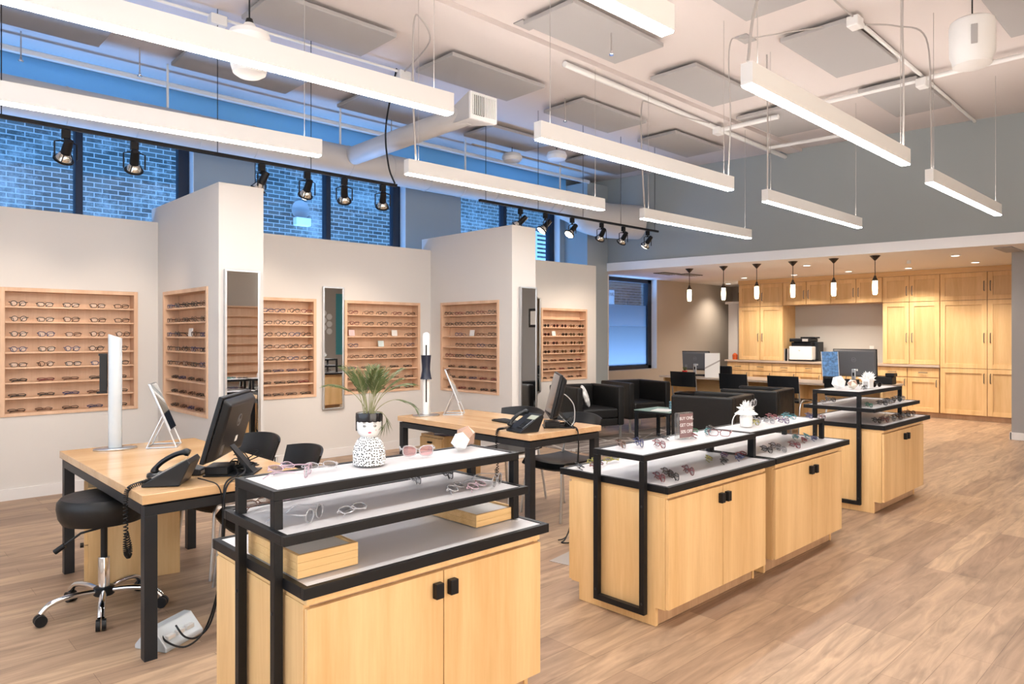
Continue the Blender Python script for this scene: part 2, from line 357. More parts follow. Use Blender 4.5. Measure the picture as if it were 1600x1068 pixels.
# ------------------------------------------------------------------ room shell
CZ = 4.25
struct('floor', MB().box(-1.4, 16.2, -2.7, 9.0, -0.1, 0), M_floor)
struct('ceiling', MB().box(-1.4, 11.4, -2.7, 8.75, CZ, CZ + 0.1), M_ceil)
struct('trim_1', MB().box(-1.3, 10.6, 4.6, 4.82, CZ - 0.05, CZ - 0.001), M_ceil)   # shallow ceiling beam
struct('wall_left', MB().box(-1.4, -1.3, -2.7, 8.75, 0, CZ), M_wall)
struct('wall_back', MB().box(-1.3, 16.2, -2.7, -2.6, 0, CZ), mat('warm_grey_paint', (0.42, 0.385, 0.345), 0.8))
def edge_x(y): return 9.95 + 0.1218 * (8.24 - y)
# blue-grey upper wall above the office soffit, and the soffit with its white fascia
struct('wall_upper', MB().prism([(edge_x(-2.6), -2.6), (16.2, -2.6), (16.2, 8.75), (edge_x(8.75), 8.75)], 2.745, CZ), M_gray)
struct('soffit', MB().prism([(edge_x(-2.6) - 0.03, -2.6), (16.2, -2.6), (16.2, 8.5), (edge_x(8.5) - 0.03, 8.5)], 2.6, 2.74), M_soffit)
fascia = MB().prism([(edge_x(-2.6) - 0.04, -2.6), (edge_x(-2.6) - 0.031, -2.6), (edge_x(8.5) - 0.031, 8.5), (edge_x(8.5) - 0.04, 8.5)], 2.598, 2.742)
struct('trim_2', fascia, mat('white_fascia', (0.9, 0.91, 0.93), 0.5))
# window wall, y = 8.5 .. 8.75
ww = MB()
openings = [(0.0 - 0.9, 2.951), (3.68, 5.944), (6.985, 9.284)]
x = -1.3
for a, b in openings:
    ww.box(x, a, 8.5, 8.75, 0, CZ); x = b
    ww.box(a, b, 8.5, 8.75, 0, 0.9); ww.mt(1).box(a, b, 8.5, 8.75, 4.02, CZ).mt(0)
ww.box(9.284, 10.66, 8.5, 8.75, 0, CZ)
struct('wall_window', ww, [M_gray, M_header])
lit_mb = MB()
for a, b in openings: lit_mb.box(b - 0.007, b - 0.0005, 8.502, 8.635, 0.91, 4.01)
struct('trim_5', lit_mb, mat('white_lit_reveal', (0.86, 0.87, 0.88), 0.6))  # white liners put the daylight on the window reveals into colour
struct('trim_6', MB().box(12.272, 12.2795, 8.502, 8.635, 0.751, 2.599), MATS['white_lit_reveal'])  # same bright liner for the lit reveal of the office window
wl = MB().box(10.66, 12.28, 8.5, 8.75, 0, 0.75).box(10.66, 12.28, 8.5, 8.75, 2.6, 2.745).box(12.28, 15.4, 8.5, 8.75, 0, 2.6)
struct('wall_office_left', wl, M_taupe)
struct('wall_office_pier', MB().box(10.0, 10.66, 8.485, 8.5, 0, 2.6), M_wall)
struct('trim_3', MB().box(9.4, 9.97, 7.96, 8.5, 0, 4.13), M_gray)            # square column in the corner
struct('wall_header', MB().box(-1.3, 9.4, 8.46, 8.5, 4.02, CZ - 0.001), M_header)  # strip above the windows, coloured blue in place of daylight
struct('wall_hall', MB().box(15.4, 15.5, -2.6, 8.75, 0, 2.6), M_taupe)
struct('wall_far', MB().box(14.35, 14.45, -2.6, 7.5, 0, 2.6), mat('light_grey_paint', (0.55, 0.53, 0.50), 0.8))
struct('door_1', MB().box(15.3, 15.4, 7.62, 8.3, 0, 2.45), mat('dark_door', (0.03, 0.025, 0.02), 0.6))
struct('wall_stub', MB().box(13.95, 14.35, 7.5, 7.8, 0, 2.12).box(13.9, 14.4, 7.48, 7.85, 2.12, 2.17), M_wall)
struct('wall_right', MB().box(11.72, 11.95, -2.6, 2.25, 0, 2.6), mat('grey_paint', (0.33, 0.325, 0.325), 0.8))
struct('baseboard_right', MB().box(11.70, 11.72, -2.6, 2.262, 0, 0.1).box(11.70, 11.97, 2.25, 2.27, 0, 0.1), M_trim)

NICHE_Z = (0.73, 1.87); ND = 0.13
def wall_y(name, x0, x1, z1, holes):
    mb = MB(); x = x0
    for a, b in holes:
        mb.box(x, a, 7.49, 7.69, 0, z1); mb.box(a, b, 7.49, 7.69, 0, NICHE_Z[0]); mb.box(a, b, 7.49, 7.69, NICHE_Z[1], z1)
        mb.box(a, b, 7.49 + ND + 0.012, 7.69, *NICHE_Z); x = b
    mb.box(x, x1, 7.49, 7.69, 0, z1)
    return struct(name, mb, M_wall)
A_, C_, D_, F_ = (0.97, 2.07), (2.87, 3.976), (4.345, 5.461), (7.745, 8.835)
wall_y('wall_display_left', -1.3, 2.255, 2.572, [A_])
wall_y('wall_display_middle', 2.64, 5.638, 2.575, [C_, D_])
wall_y('wall_display_right', 6.03, 9.07, 2.60, [F_])
def pier(name, x0, x1, z1, hole):
    a, b = hole; mb = MB()
    mb.box(x0, x1, 5.92, a, 0, z1); mb.box(x0, x1, b, 7.69, 0, z1); mb.box(x0, x1, a, b, 0, NICHE_Z[0]); mb.box(x0, x1, a, b, NICHE_Z[1], z1)
    mb.box(x0 + ND + 0.012, x1, a, b, *NICHE_Z)
    return struct(name, mb, M_wall)
B_, E_ = (6.155, 7.312), (6.14, 7.268)
pier('wall_pier_left', 2.255, 2.64, 2.728, B_)
pier('wall_pier_right', 5.638, 6.03, 2.738, E_)
bb = MB()
for x0, x1 in ((-1.3, 2.255), (2.64, 5.638), (6.03, 9.07)): bb.box(x0, x1, 7.474, 7.49, 0, 0.10)
for xx in (2.239, 2.64, 5.622, 6.03): bb.box(xx, xx + 0.016, 5.92, 7.49, 0, 0.10)
for x0, x1 in ((2.24, 2.655), (5.623, 6.045)): bb.box(x0, x1, 5.904, 5.92, 0, 0.10)
struct('baseboard_display', bb, M_trim)
struct('baseboard_window', MB().box(10.66, 15.4, 8.47, 8.5, 0, 0.1), M_trim)

# windows: dark frames and glass at y = 8.72
def window(name, x0, x1, z0, z1, mull):
    mb = MB(); t = 0.075
    mb.box(x0, x0 + t, 8.64, 8.74, z0, z1); mb.box(x1 - t - 0.05, x1, 8.64, 8.74, z0, z1)
    mb.box(x0, x1, 8.64, 8.74, z0, z0 + t); mb.box(x0, x1, 8.64, 8.74, z1 - t, z1)
    for m in mull: mb.box(m - 0.035, m + 0.035, 8.62, 8.74, z0, z1)
    o = struct(name, mb, M_frame, bevel=0.004)
    g = MB().box(x0 + 0.02, x1 - 0.02, 8.69, 8.70, z0 + 0.02, z1 - 0.02).build('glass', M_pane, o)
    return o
window('window_1', -0.9, 2.951, 0.9, 4.02, [0.45, 1.81])
window('window_2', 3.68, 5.944, 0.9, 4.02, [4.76])
window('window_3', 6.985, 9.284, 0.9, 4.02, [8.05])
w4 = window('window_4', 10.66, 12.28, 0.75, 2.6, [])
MB().box(10.74, 12.15, 8.683, 8.688, 0.8, 1.62).build('frosted_film', M_frost, w4)
MB().box(10.74, 12.15, 8.683, 8.688, 1.62, 2.06).build('light_film', M_frost2, w4)
# alley
struct('wall_alley', MB().box(-8, 28, 11.6, 11.8, -0.5, 7.2), M_brick)
struct('ground_alley', MB().box(-8, 28, 8.75, 11.6, -0.6, -0.5), mat('alley_paving', (0.35, 0.35, 0.36), 0.9))
t = thing('wall_lamp', 'small white box lamp with round plate on the alley brick wall', 'lamp', (5.85, 11.6, 3.55))
MB().lathe([(0.17, 0), (0.17, 0.02)], 20).build('back_plate', mat('pale_mortar', (0.32, 0.31, 0.30), 0.9), t, rot=(R(90), 0, 0), loc=(0, 0, 0.12))
MB().box(-0.14, 0.14, -0.14, -0.001, -0.17, -0.03).build('housing', M_white, t, bevel=0.01)
t = thing('louvre_shutter', 'white louvred shutter on the alley wall beside the third window group', 'shutter', (12.0, 11.6, 2.6))
mb = MB().box(-0.22, -0.18, -0.05, 0, 0, 1.3).box(0.18, 0.22, -0.05, 0, 0, 1.3)
mb.build('frame', M_white, t)
mb = MB()
for k in range(13): mb.box(-0.18, 0.18, -0.04, -0.01, 0.03 + k * 0.1, 0.08 + k * 0.1)
mb.build('slats', M_white, t)
t = thing('alley_sign', 'small white lettered sign on the brick seen through the office window', 'sign', (14.55, 11.58, 2.42))
MB().box(-0.22, 0.22, -0.01, 0.01, -0.2, 0.22).build('board', M_white, t)
text('lettering', 'BLANK', 0.13, M_darkvent, t, (0, -0.012, 0.1), (R(90), 0, 0))

# ------------------------------------------------------------------ ceiling: panels, lights, ducts, pipes
panels = [(4.38, 5.667, 2.4, 3.0), (6.3, 7.61, 2.4, 3.0), (8.25, 9.53, 2.42, 3.02), (4.31, 5.60, 3.8, 4.38), (6.23, 7.5, 3.84, 4.4), (8.15, 9.3, 3.85, 4.45),
          (2.47, 3.65, 5.36, 5.98), (4.28, 5.58, 5.33, 5.95), (6.2, 7.45, 5.31, 5.95), (8.09, 9.35, 5.3, 5.93), (0.5, 1.735, 6.9, 7.5), (2.38, 3.6, 6.9, 7.5),
          (4.25, 5.45, 6.9, 7.5), (6.13, 7.32, 6.8, 7.4), (6.45, 7.74, 0.9, 1.49), (4.4, 5.65, 0.95, 1.55), (8.2, 9.5, 6.8, 7.4)]
rown = {2.4: 'third', 2.42: 'third'}
for i, (x0, x1, y0, y1) in enumerate(panels):
    row = 'row nearest the windows' if y0 > 6.5 else 'second row from the windows' if y0 > 5 else 'row just behind the ceiling beam' if y0 > 3.5 else 'fourth row from the windows' if y0 > 2 else 'row farthest from the windows'
    same = sorted([p[0] for p in panels if abs(p[2] - y0) < 0.5]); k = same.index(x0)
    tag(MB().box(x0, x1, y0, y1, 4.17, 4.21).box(x0 + 0.1, x1 - 0.1, y0 + 0.08, y1 - 0.08, 4.21, CZ - 0.001).build('acoustic_panel', M_panel, bevel=0.006),
        'grey ceiling sound panel, %s from left in the %s' % (ORD[k], row), 'ceiling panel', 'grey sound panels under the ceiling')

FZ = 2.75
fix = [('A', (0.13, 3.36), (2.594, 3.25), 'long linear light crossing the top left of the room, closest to the camera'),
       ('B', (0.05, 4.88), (2.512, 4.67), 'linear pendant light at left, hanging just before the black track rail'),
       ('C', (3.285, 4.69), (5.74, 4.65), 'linear pendant light between the duct grille and the second track rail'),
       ('D', (3.336, 3.257), (5.786, 3.21), 'linear pendant light in the middle row, centre of the room'),
       ('E', (3.405, 1.80), (5.90, 1.806), 'big linear pendant light at right with its pale blue end facing us'),
       ('F', (6.724, 1.876), (9.115, 1.87), 'linear pendant light farthest right, in front of the blue-grey wall'),
       ('G', (6.50, 3.245), (8.95, 3.255), 'linear pendant light before the blue-grey wall, second from right'),
       ('H', (6.47, 4.68), (8.86, 4.64), 'low far linear pendant light beyond the second track rail end'),
       ('I', (0.13, 1.78), (2.585, 1.731), 'linear pendant light cut off by the top edge above the room centre')]
for nm, p, q, lab in fix:
    L_ = math.hypot(q[0] - p[0], q[1] - p[1]); a = math.atan2(q[1] - p[1], q[0] - p[0])
    t = thing('linear_light', lab, 'pendant light', ((p[0] + q[0]) / 2, (p[1] + q[1]) / 2, FZ), a, 'white linear pendant lights')
    h = L_ / 2
    MB().box(-h, h, -0.033, 0.033, 0.008, 0.10).box(-h, h, -0.033, -0.029, 0.10, 0.122).box(-h, h, 0.029, 0.033, 0.10, 0.122).box(-h, -h + 0.004, -0.029, 0.029, 0.10, 0.122).box(h - 0.004, h, -0.029, 0.029, 0.10, 0.122).build('housing', M_white, t)
    MB().box(-h + 0.006, h - 0.006, -0.030, 0.030, 0.0, 0.0075).build('diffuser', M_strip, t)
    MB().box(-h + 0.05, h - 0.05, -0.026, 0.026, 0.1005, 0.104).build('upper_diffuser', M_up, t)
    for s in (-1, 1): MB().tube([(s * (h - 0.12), 0, 0.105), (s * (h - 0.12), 0, CZ - FZ - 0.003)], 0.0022, 6).build('suspension_wire', M_conduit, t)
# power conduits feeding the fixtures
def cord(name, pts, r, m, label, cat, group=None, n=8):
    return tag(MB().tube(smoothpath(pts), r, n).build(name, m, smooth=True), label, cat, group)
cord('flexible_conduit', [(3.38, 4.69, 2.87), (3.36, 4.70, 3.4), (3.38, 4.72, 4.0), (3.5, 4.8, 4.12), (3.9, 5.2, 4.15), (4.22, 6.08, 4.19)], 0.008, M_conduit, 'looping grey conduit rising from the light beside the duct grille', 'conduit')
cord('flexible_conduit', [(3.42, 1.80, 2.88), (3.6, 1.83, 3.3), (4.4, 2.0, 4.0), (5.6, 2.3, 4.18), (6.34, 2.348, 4.2)], 0.008, M_conduit, 'thin curved conduit sweeping from the big right light to the ceiling box', 'conduit')
cord('flexible_conduit', [(5.74, 3.21, 2.87), (5.76, 3.2, 3.4), (5.75, 3.2, 4.05), (5.9, 3.1, 4.12), (6.3, 2.6, 4.19)], 0.006, M_conduit, 'grey conduit dropping to the right end of the middle light', 'conduit')
cord('flexible_conduit', [(5.83, 1.803, 2.87), (5.84, 1.803, 3.3), (5.80, 1.80, 3.8), (5.82, 1.80, 4.23)], 0.008, M_conduit, 'straight grey conduit dropping to the far end of the big right light', 'conduit')
cord('flexible_conduit', [(6.80, 1.88, 2.87), (6.78, 1.88, 3.4), (6.72, 1.9, 4.0), (6.6, 2.1, 4.13), (6.45, 2.3, 4.16)], 0.007, M_conduit, 'wavy grey conduit above the farthest right light', 'conduit')
cord('flexible_conduit', [(6.55, 3.245, 2.87), (6.56, 3.245, 3.5), (6.55, 3.25, 4.2)], 0.008, M_conduit, 'grey conduit above the light second from right', 'conduit')
cord('flexible_conduit', [(6.52, 4.68, 2.87), (6.50, 4.7, 3.4), (6.52, 4.72, 4.02), (6.7, 4.74, 4.12), (7.4, 4.75, 4.12), (8.0, 4.74, 4.16)], 0.008, M_conduit, 'hooked conduit above the low far light', 'conduit')
def pipe(label, pts, r, m=M_white, name='ceiling_pipe', cat='pipe'):
    return tag(MB().tube(pts, r, 12).build(name, m, smooth=True), label, cat, 'white ceiling pipes')
pipe('long white sprinkler pipe running along the window side of the ceiling', [(-1.3, 7.96, 4.12), (9.4, 7.93, 4.12)], 0.032)
pipe('white pipe crossing the ceiling in the right background', [(6.34, 2.36, 4.215), (10.6, 2.43, 4.215)], 0.018)
pipe('white sprinkler pipe behind the hanging cylinder speaker', [(8.3, -2.6, 4.17), (8.3, 3.8, 4.17)], 0.025)
pipe('white pipe running under the ceiling beam toward the blue-grey wall', [(5.2, 4.70, 4.155), (10.35, 4.84, 4.155)], 0.03)
pipe('short white pipe with hanger near the ceiling beam', [(8.26, 3.95, 4.12), (8.25, 4.75, 4.12)], 0.03)
pipe('white pipe elbow against the blue-grey wall', [(9.55, 4.7, 4.12), (9.65, 3.72, 4.12), (9.65, 3.72, 4.24)], 0.025)
pipe('thin white conduit above the left light rows', [(0.4, 6.2, 4.19), (4.22, 6.08, 4.19)], 0.014)
pipe('thin dark-lined conduit beneath the ceiling by the main duct end', [(6.3, 7.42, 4.10), (8.6, 7.42, 4.10)], 0.012, M_conduit)
for i, (x, y, z, lab) in enumerate([(6.36, 2.35, 4.16, 'white ceiling junction box at the sweeping conduit'), (8.3, 2.38, 4.12, 'white pipe coupling over the two right lights'), (8.24, 4.75, 4.1, 'white junction box at the ceiling beam'),
                              (4.22, 6.08, 4.15, 'small junction box left of the duct grille'), (2.32, 6.12, 4.15, 'white junction box beside the hanging dome')]):
    tag(MB().box(x - 0.07, x + 0.07, y - 0.05, y + 0.05, z - 0.04, z + 0.05).build('junction_box', M_white, bevel=0.01), lab, 'junction box', 'ceiling junction boxes')
for i, (x, y, lab) in enumerate([(6.166, 5.563, 'sprinkler head above the start of the middle light'), (5.0, 3.95, 'sprinkler head under the top centre sound panel'), (1.17, 7.8, 'sprinkler head at the far left near the blue strip'),
                           (2.077, 7.45, 'sprinkler head above the left display wall'), (4.99, 7.45, 'sprinkler head beside the branch duct')]):
    t = thing('sprinkler_head', lab, 'sprinkler', (x, y, 3.98), 0, 'ceiling sprinkler heads')
    MB().tube([(0, 0, 0.02), (0, 0, 0.27)], 0.006, 8).build('drop_pipe', M_conduit, t)
    MB().lathe([(0.02, -0.01), (0.024, 0), (0.012, 0.01), (0.012, 0.03)], 12).build('nozzle', M_chrome, t, smooth=True)
for x, y, lab in ((4.34, 4.42, 'small grey ceiling plate above the cut-off top light'), (6.05, 3.2, 'small grey ceiling plate near the big right light')):
    tag(MB().box(x, x + 0.2, y, y + 0.12, CZ - 0.012, CZ - 0.001).build('ceiling_plate', M_panel), lab, 'ceiling plate')
# main duct along the windows
t = thing('main_duct', 'big round white duct running in front of the window tops', 'duct', (0, 7.7, 3.6))
mb = MB().tube([(-1.3, 0, 0), (8.35, 0, 0)], 0.19, 32); mb.build('duct_tube', M_duct, t, smooth=True)
mb = MB()
for k in range(16):
    xx = -0.9 + k * 0.6
    mb.tube([(xx, 0, 0), (xx + 0.012, 0, 0)], 0.196, 32)
mb.build('seam_rings', M_duct, t, smooth=True)
t2 = thing('duct_elbow', 'large white duct elbow turning down at the far end of the main duct', 'duct', (8.35, 7.7, 3.6))
MB().tube([(0, 0, 0)] + [tuple(p) for p in smoothpath([(0, 0, 0), (0.3, -0.02, -0.05), (0.62, -0.1, -0.16), (0.95, -0.25, -0.22), (1.5, -0.5, -0.22)], 5)], [0.2] * 4 + [0.24] * 5 + [0.29] * 13, 32).build('elbow_tube', M_duct, t2, smooth=True)
for k in range(5):
    x = 0.4 + k * 2
    tag(MB().box(x, x + 0.02, 7.69, 7.71, 3.8, CZ - 0.002).build('duct_hanger', M_white), 'thin white duct hanger strap, %s from left' % ORD[k], 'hanger', 'duct hangers')
t = thing('branch_duct', 'round white branch duct ending in a square grille', 'duct', (4.5, 5.15, 3.66))
MB().tube([(0, 0.2, 0), (0, 2.4, -0.02)], 0.11, 28).build('duct_tube', M_duct, t, smooth=True)
mb = MB(); f0 = [(-0.17, 0, -0.13), (0.17, 0, -0.13), (0.17, 0, 0.13), (-0.17, 0, 0.13)]; f1 = [(-0.085, 0.34, -0.085), (0.085, 0.34, -0.085), (0.085, 0.34, 0.085), (-0.085, 0.34, 0.085)]
mb.add(f0 + f1, [(0, 1, 2, 3), (7, 6, 5, 4), (0, 4, 5, 1), (1, 5, 6, 2), (2, 6, 7, 3), (3, 7, 4, 0)]); mb.build('flared_boot', M_duct, t)
g = MB().box(-0.17, 0.17, -0.03, -0.001, -0.13, 0.13).build('grille_frame', M_white, t, bevel=0.004)
mb = MB().box(-0.145, 0.0, -0.034, -0.0305, -0.09, 0.10); mb.build('grille_opening', M_darkvent, t)
mb = MB()
for k in range(13): mb.box(-0.145 + k * 0.0235, -0.139 + k * 0.0235, -0.045, -0.0305, -0.09, 0.10)
mb.build('grille_bars', M_white, t)
# dome and cylinder pendants
t = thing('dome_pendant', 'white dome pendant hanging behind the longest light', 'pendant', (1.87, 4.4, 3.1))
MB().lathe([(0.07, 0), (0.10, 0.02), (0.115, 0.07), (0.115, 0.22), (0.13, 0.25), (0.12, 0.28), (0.05, 0.31), (0.03, 0.34)], 28).build('shade', M_white, t, smooth=True)
MB().tube([(0, 0, 0.34), (0, 0, CZ - 3.1)], 0.005, 8).build('cable', M_blk, t)
MB().lathe([(0.02, 0.335), (0.025, 0.35), (0.02, 0.37)], 16).build('collar', M_blk, t)
t = thing('cylinder_speaker', 'white cylinder speaker hanging at the top right', 'speaker', (6.0, 1.392, 3.42))
MB().lathe([(0.10, 0), (0.125, 0.012), (0.13, 0.05), (0.145, 0.09), (0.148, 0.3), (0.14, 0.33), (0.12, 0.345), (0.03, 0.35)], 32).build('cabinet', M_white, t, smooth=True)
MB().lathe([(0.03, 0.35), (0.03, 0.37)], 16).build('collar', M_blk, t)
MB().tube([(0, 0, 0.37), (0, 0, CZ - 3.42)], 0.005, 8).build('cable', M_blk, t)
MB().box(-0.155, -0.145, -0.02, 0.02, 0.12, 0.26).build('slot', M_panel, t, bevel=0.003, rot=R(18))
for x, y in ((7.4, 6.84), (7.0, 7.35)):
    t = thing('dome_pendant', 'small white dome half hidden behind the middle light, %s' % ('nearer' if y < 7 else 'farther'), 'pendant', (x, y, 3.95))
    MB().lathe([(0.05, 0), (0.13, 0.02), (0.15, 0.07), (0.13, 0.12), (0.04, 0.15)], 24).build('shade', M_white, t, smooth=True)
    MB().tube([(0, 0, 0.15), (0, 0, 0.30)], 0.005, 6).build('cable', M_blk, t)

# track rails with spot heads
def spot_head(t, x, tiltx, tilty, on, yaw=0):
    """head hangs from the rail; local frame of rail"""
    b = MB().box(x - 0.02, x + 0.02, -0.014, 0.014, -0.055, -0.012).tube([(x, 0, -0.05), (x, 0, -0.065)], 0.012, 10)
    y = b.build('adapter', M_blk, t)
heads1 = [1.194, 1.662, 2.705, 3.146, 3.539, 3.981]; heads2 = [5.949, 6.389, 6.899, 7.506, 7.992, 8.576]
def track(name, x0, x1, lab, wires):
    t = thing('track_rail', lab, 'track rail', (0, 6.1, 3.0), 0, 'black track rails')
    MB().box(x0, x1, -0.017, 0.017, -0.012, 0.016).build('rail', M_blk, t, bevel=0.002)
    for w in wires: MB().tube([(w, 0, 0.016), (w, 0, CZ - 3.0)], 0.0035, 6).build('suspension_wire', M_blk, t)
    return t
RAIL1 = track('t', -1.25, 4.15, 'long black lighting rail at left in front of the windows', [0.8, 2.314, 3.185])
track('t', 5.289, 8.837, 'black lighting rail above the right display piers', [5.388, 6.261, 7.117, 7.933, 8.754])
MB().tube(smoothpath([(4.13, 0, 0.02), (4.05, 0, 0.2), (4.02, 0, 0.6), (4.15, 0, 1.22)]), 0.009, 8).build('power_cord', M_blk, RAIL1, smooth=True)
def make_spot(x, aim, on, lab, rail):
    t = thing('spotlight', lab, 'spotlight', (x, 6.1, 2.984), 0, 'black track spotlights'); t.scale = (1.3, 1.3, 1.3)
    MB().box(-0.022, 0.022, -0.014, 0.014, -0.05, 0).tube([(0, 0, -0.045), (0, 0, -0.07)], 0.01, 10).build('adapter', M_blk, t, bevel=0.002)
    d = (Vector(aim) - Vector((x, 6.1, 2.86))).normalized()
    rot = d.to_track_quat('-Z', 'Y').to_matrix().to_4x4()
    c = Vector((0, 0, -0.125))
    T = Matrix.Translation(c) @ rot
    yaw = math.atan2(d.y, d.x)
    Tz = Matrix.Rotation(yaw + PI / 2, 4, 'Z')
    mb = MB(); mb.T = Tz
    mb.tube([(-0.058, 0, -0.165), (-0.058, 0, -0.075), (-0.03, 0, -0.065), (0.03, 0, -0.065), (0.058, 0, -0.075), (0.058, 0, -0.165)], 0.0045, 6)
    mb.build('yoke', M_blk, t)
    mb = MB(); mb.T = T
    mb.lathe([(0.026, -0.012), (0.026, 0.02), (0.023, 0.075), (0.016, 0.08)], 20)
    mb.tube([(0.049 * math.cos(2 * PI * k / 24), 0.049 * math.sin(2 * PI * k / 24), -0.055) for k in range(24)], 0.006, 6, closed=True)
    for k in range(3):
        a = 2 * PI * k / 3; mb.tube([(0.026 * math.cos(a), 0.026 * math.sin(a), -0.005), (0.048 * math.cos(a), 0.048 * math.sin(a), -0.05)], 0.0025, 5)
    h = mb.build('lamp_housing', M_blk, t, smooth=True)
    mb = MB(); mb.T = T
    mb.lathe([(0.043, -0.062), (0.043, -0.05), (0.034, -0.025), (0.022, -0.0125)], 20); mb.build('reflector_bulb', M_bulb_off, h, smooth=True)
    mb = MB(); mb.T = T
    mb.lathe([(0.001, -0.0665), (0.042, -0.066), (0.042, -0.0625)], 20)
    mb.build('lamp_face', M_bulb_on if on else M_bulb_off, h)
    src = Vector((x, 6.1, 2.984)) + (c + d * 0.072) * 1.3
    return t, src, d
aims = [((1.0, 7.4, 1.4), 0), ((1.9, 7.4, 1.3), 0), ((2.2, 6.7, 1.4), 0), ((3.3, 7.4, 1.5), 1), ((4.3, 7.4, 1.3), 0), ((4.6, 7.4, 1.2), 0)]
for k, (x, (aim, on)) in enumerate(zip(heads1, aims)):
    _, src, d = make_spot(x, aim, on, 'black spotlight, %s from left on the long left rail' % ORD[k], 1)
    light('spot_lamp', 'SPOT', src, 26 if not on else 34, (1.0, 0.80, 0.62), target=tuple(src + d), spot_size=R(62), spot_blend=0.8, shadow_soft_size=0.03)
aims = [((5.0, 7.4, 1.4), 0), ((5.4, 6.6, 1.6), 1), ((5.7, 6.3, 1.5), 1), ((7.9, 7.4, 1.4), 0), ((8.3, 7.4, 1.4), 0), ((8.7, 7.3, 1.6), 1)]
for k, (x, (aim, on)) in enumerate(zip(heads2, aims)):
    lab = 'black spotlight, %s from left on the right rail' % ORD[k]
    _, src, d = make_spot(x, aim, on, lab, 2)
    light('spot_lamp', 'SPOT', src, 26 if not on else 34, (1.0, 0.80, 0.62), target=tuple(src + d), spot_size=R(62), spot_blend=0.8, shadow_soft_size=0.03)

# soffit fittings
for x, y, k in ((11.1, 7.46, 'left'), (11.65, 7.32, 'right')):
    t = thing('ceiling_vent', 'dark slotted vent in the office soffit, %s of the pair' % k, 'vent', (x, y, 2.588), 0, 'soffit vents')
    MB().box(-0.25, 0.25, -0.13, 0.13, 0, 0.011).build('backing', M_darkvent, t)
    mb = MB()
    for j in range(5): mb.box(-0.25, 0.25, -0.12 + j * 0.055, -0.105 + j * 0.055, -0.005, 0)
    mb.build('fins', M_panel, t)
t = thing('ceiling_vent', 'long grey vent in the soffit next to the grey wall end', 'vent', (11.35, 2.2, 2.588))
MB().box(-0.4, 0.3, -0.1, 0.1, 0, 0.011).build('backing', M_panel, t)
for k, (x, y) in enumerate(DOWN + [(11.47, 5.0), (11.6, 2.9), (14.3, 8.0)]):
    t = thing('recessed_downlight', ('recessed downlight, %s from left in the row before the cabinets' % ORD[k]) if k < 5 else ('recessed downlight behind the third hanging lamp', 'recessed downlight near the grey wall end', 'recessed downlight washing the taupe wall beside the office window')[k - 5], 'downlight', (x, y, 2.59), 0, 'recessed soffit downlights')
    MB().lathe([(0.07, 0), (0.07, 0.009)], 24).build('trim_ring', M_white, t)
    MB().lathe([(0.05, -0.002), (0.05, 0)], 24).build('lens', mat('downlight_lens', (1, 1, 1), 0.5, emit=(1, .9, .78), estr=2.5), t)
tag(MB().lathe([(0.03, 2.55), (0.03, 2.599)], 12, (11.9, 3.6, 0)).build('soffit_sprinkler', M_white), 'tiny white sprinkler in the soffit behind the last hanging lamp', 'sprinkler')
py = [6.68, 6.05, 5.48, 4.90, 4.29, 3.72]
for k, y in enumerate(py):
    x = 10.62 + (0.20 * k / 5)
    lab = 'slim glowing glass pendant, %s from left over the service desk' % ORD[k]
    t = thing('glass_pendant', lab, 'pendant light', (x, y, 2.6), 0, 'row of small glass pendants over the service desk')
    MB().lathe([(0.012, -0.07), (0.02, -0.06), (0.07, -0.005), (0.072, -0.001)], 24).build('canopy', M_bronze, t, smooth=True)
    MB().tube([(0, 0, -0.07), (0, 0, -0.30)], 0.006, 8).build('rod', M_bronze, t)
    MB().lathe([(0.036, -0.365), (0.036, -0.35), (0.018, -0.31), (0.015, -0.29)], 20).build('cap', M_bronze, t, smooth=True)
    MB().lathe([(0.022, -0.565), (0.031, -0.55), (0.036, -0.46), (0.032, -0.3655)], 20).build('glass_shade', M_pend, t, smooth=True)

# ------------------------------------------------------------------ eyeglasses
GC = {'black': (0.012, 0.012, 0.014), 'dark tortoise': (0.06, 0.025, 0.012), 'brown': (0.13, 0.055, 0.03), 'red': (0.17, 0.012, 0.022), 'navy': (0.02, 0.03, 0.12),
      'silver': (0.35, 0.35, 0.37), 'teal': (0.02, 0.22, 0.26), 'purple': (0.07, 0.02, 0.12), 'yellow-black': (0.30, 0.27, 0.02), 'clear': (0.85, 0.84, 0.86), 'clear pink': (0.9, 0.62, 0.72), 'green': (0.03, 0.16, 0.09)}
def frame_mat(c):
    n = c + '_frame'
    if n in MATS: return MATS[n]
    if c.startswith('clear'): return glassy(n, (0.95, 0.95, 0.97), 0.10, 0.08, solid=0.30, col=GC[c])
    return mat(n, GC[c], 0.3, metal=0.8 if c == 'silver' else 0.0)
M_lens = glassy('clear_lens', (0.96, 0.97, 0.98), 0.04, 0.02)
M_lensdark = glassy('dark_lens', (0.07, 0.06, 0.06), 0.10, 0.03)
M_lensbrown = glassy('brown_lens', (0.22, 0.09, 0.05), 0.10, 0.03)
M_lenspink = glassy('pink_lens', (0.85, 0.6, 0.62), 0.15, 0.05, solid=0.25, col=(0.8, 0.5, 0.5))
def rim_pts(shape, cx, n=22):
    w, h, e = {'rect': (0.027, 0.0175, 3.2), 'round': (0.024, 0.0215, 2.0), 'cat': (0.027, 0.020, 2.5)}[shape]
    out = []
    for k in range(n):
        a = 2 * PI * k / n; c, s_ = math.cos(a), math.sin(a)
        x = w * math.copysign(abs(c) ** (2 / e), c); z = h * math.copysign(abs(s_) ** (2 / e), s_)
        if shape == 'cat' and s_ > 0: z += 0.005 * (abs(x) / w) * (1 if x * cx > 0 else 0)
        out.append((cx + x, 0.0015 * abs(cx + x) / 0.06, h + 0.002 + z))
    return out, h
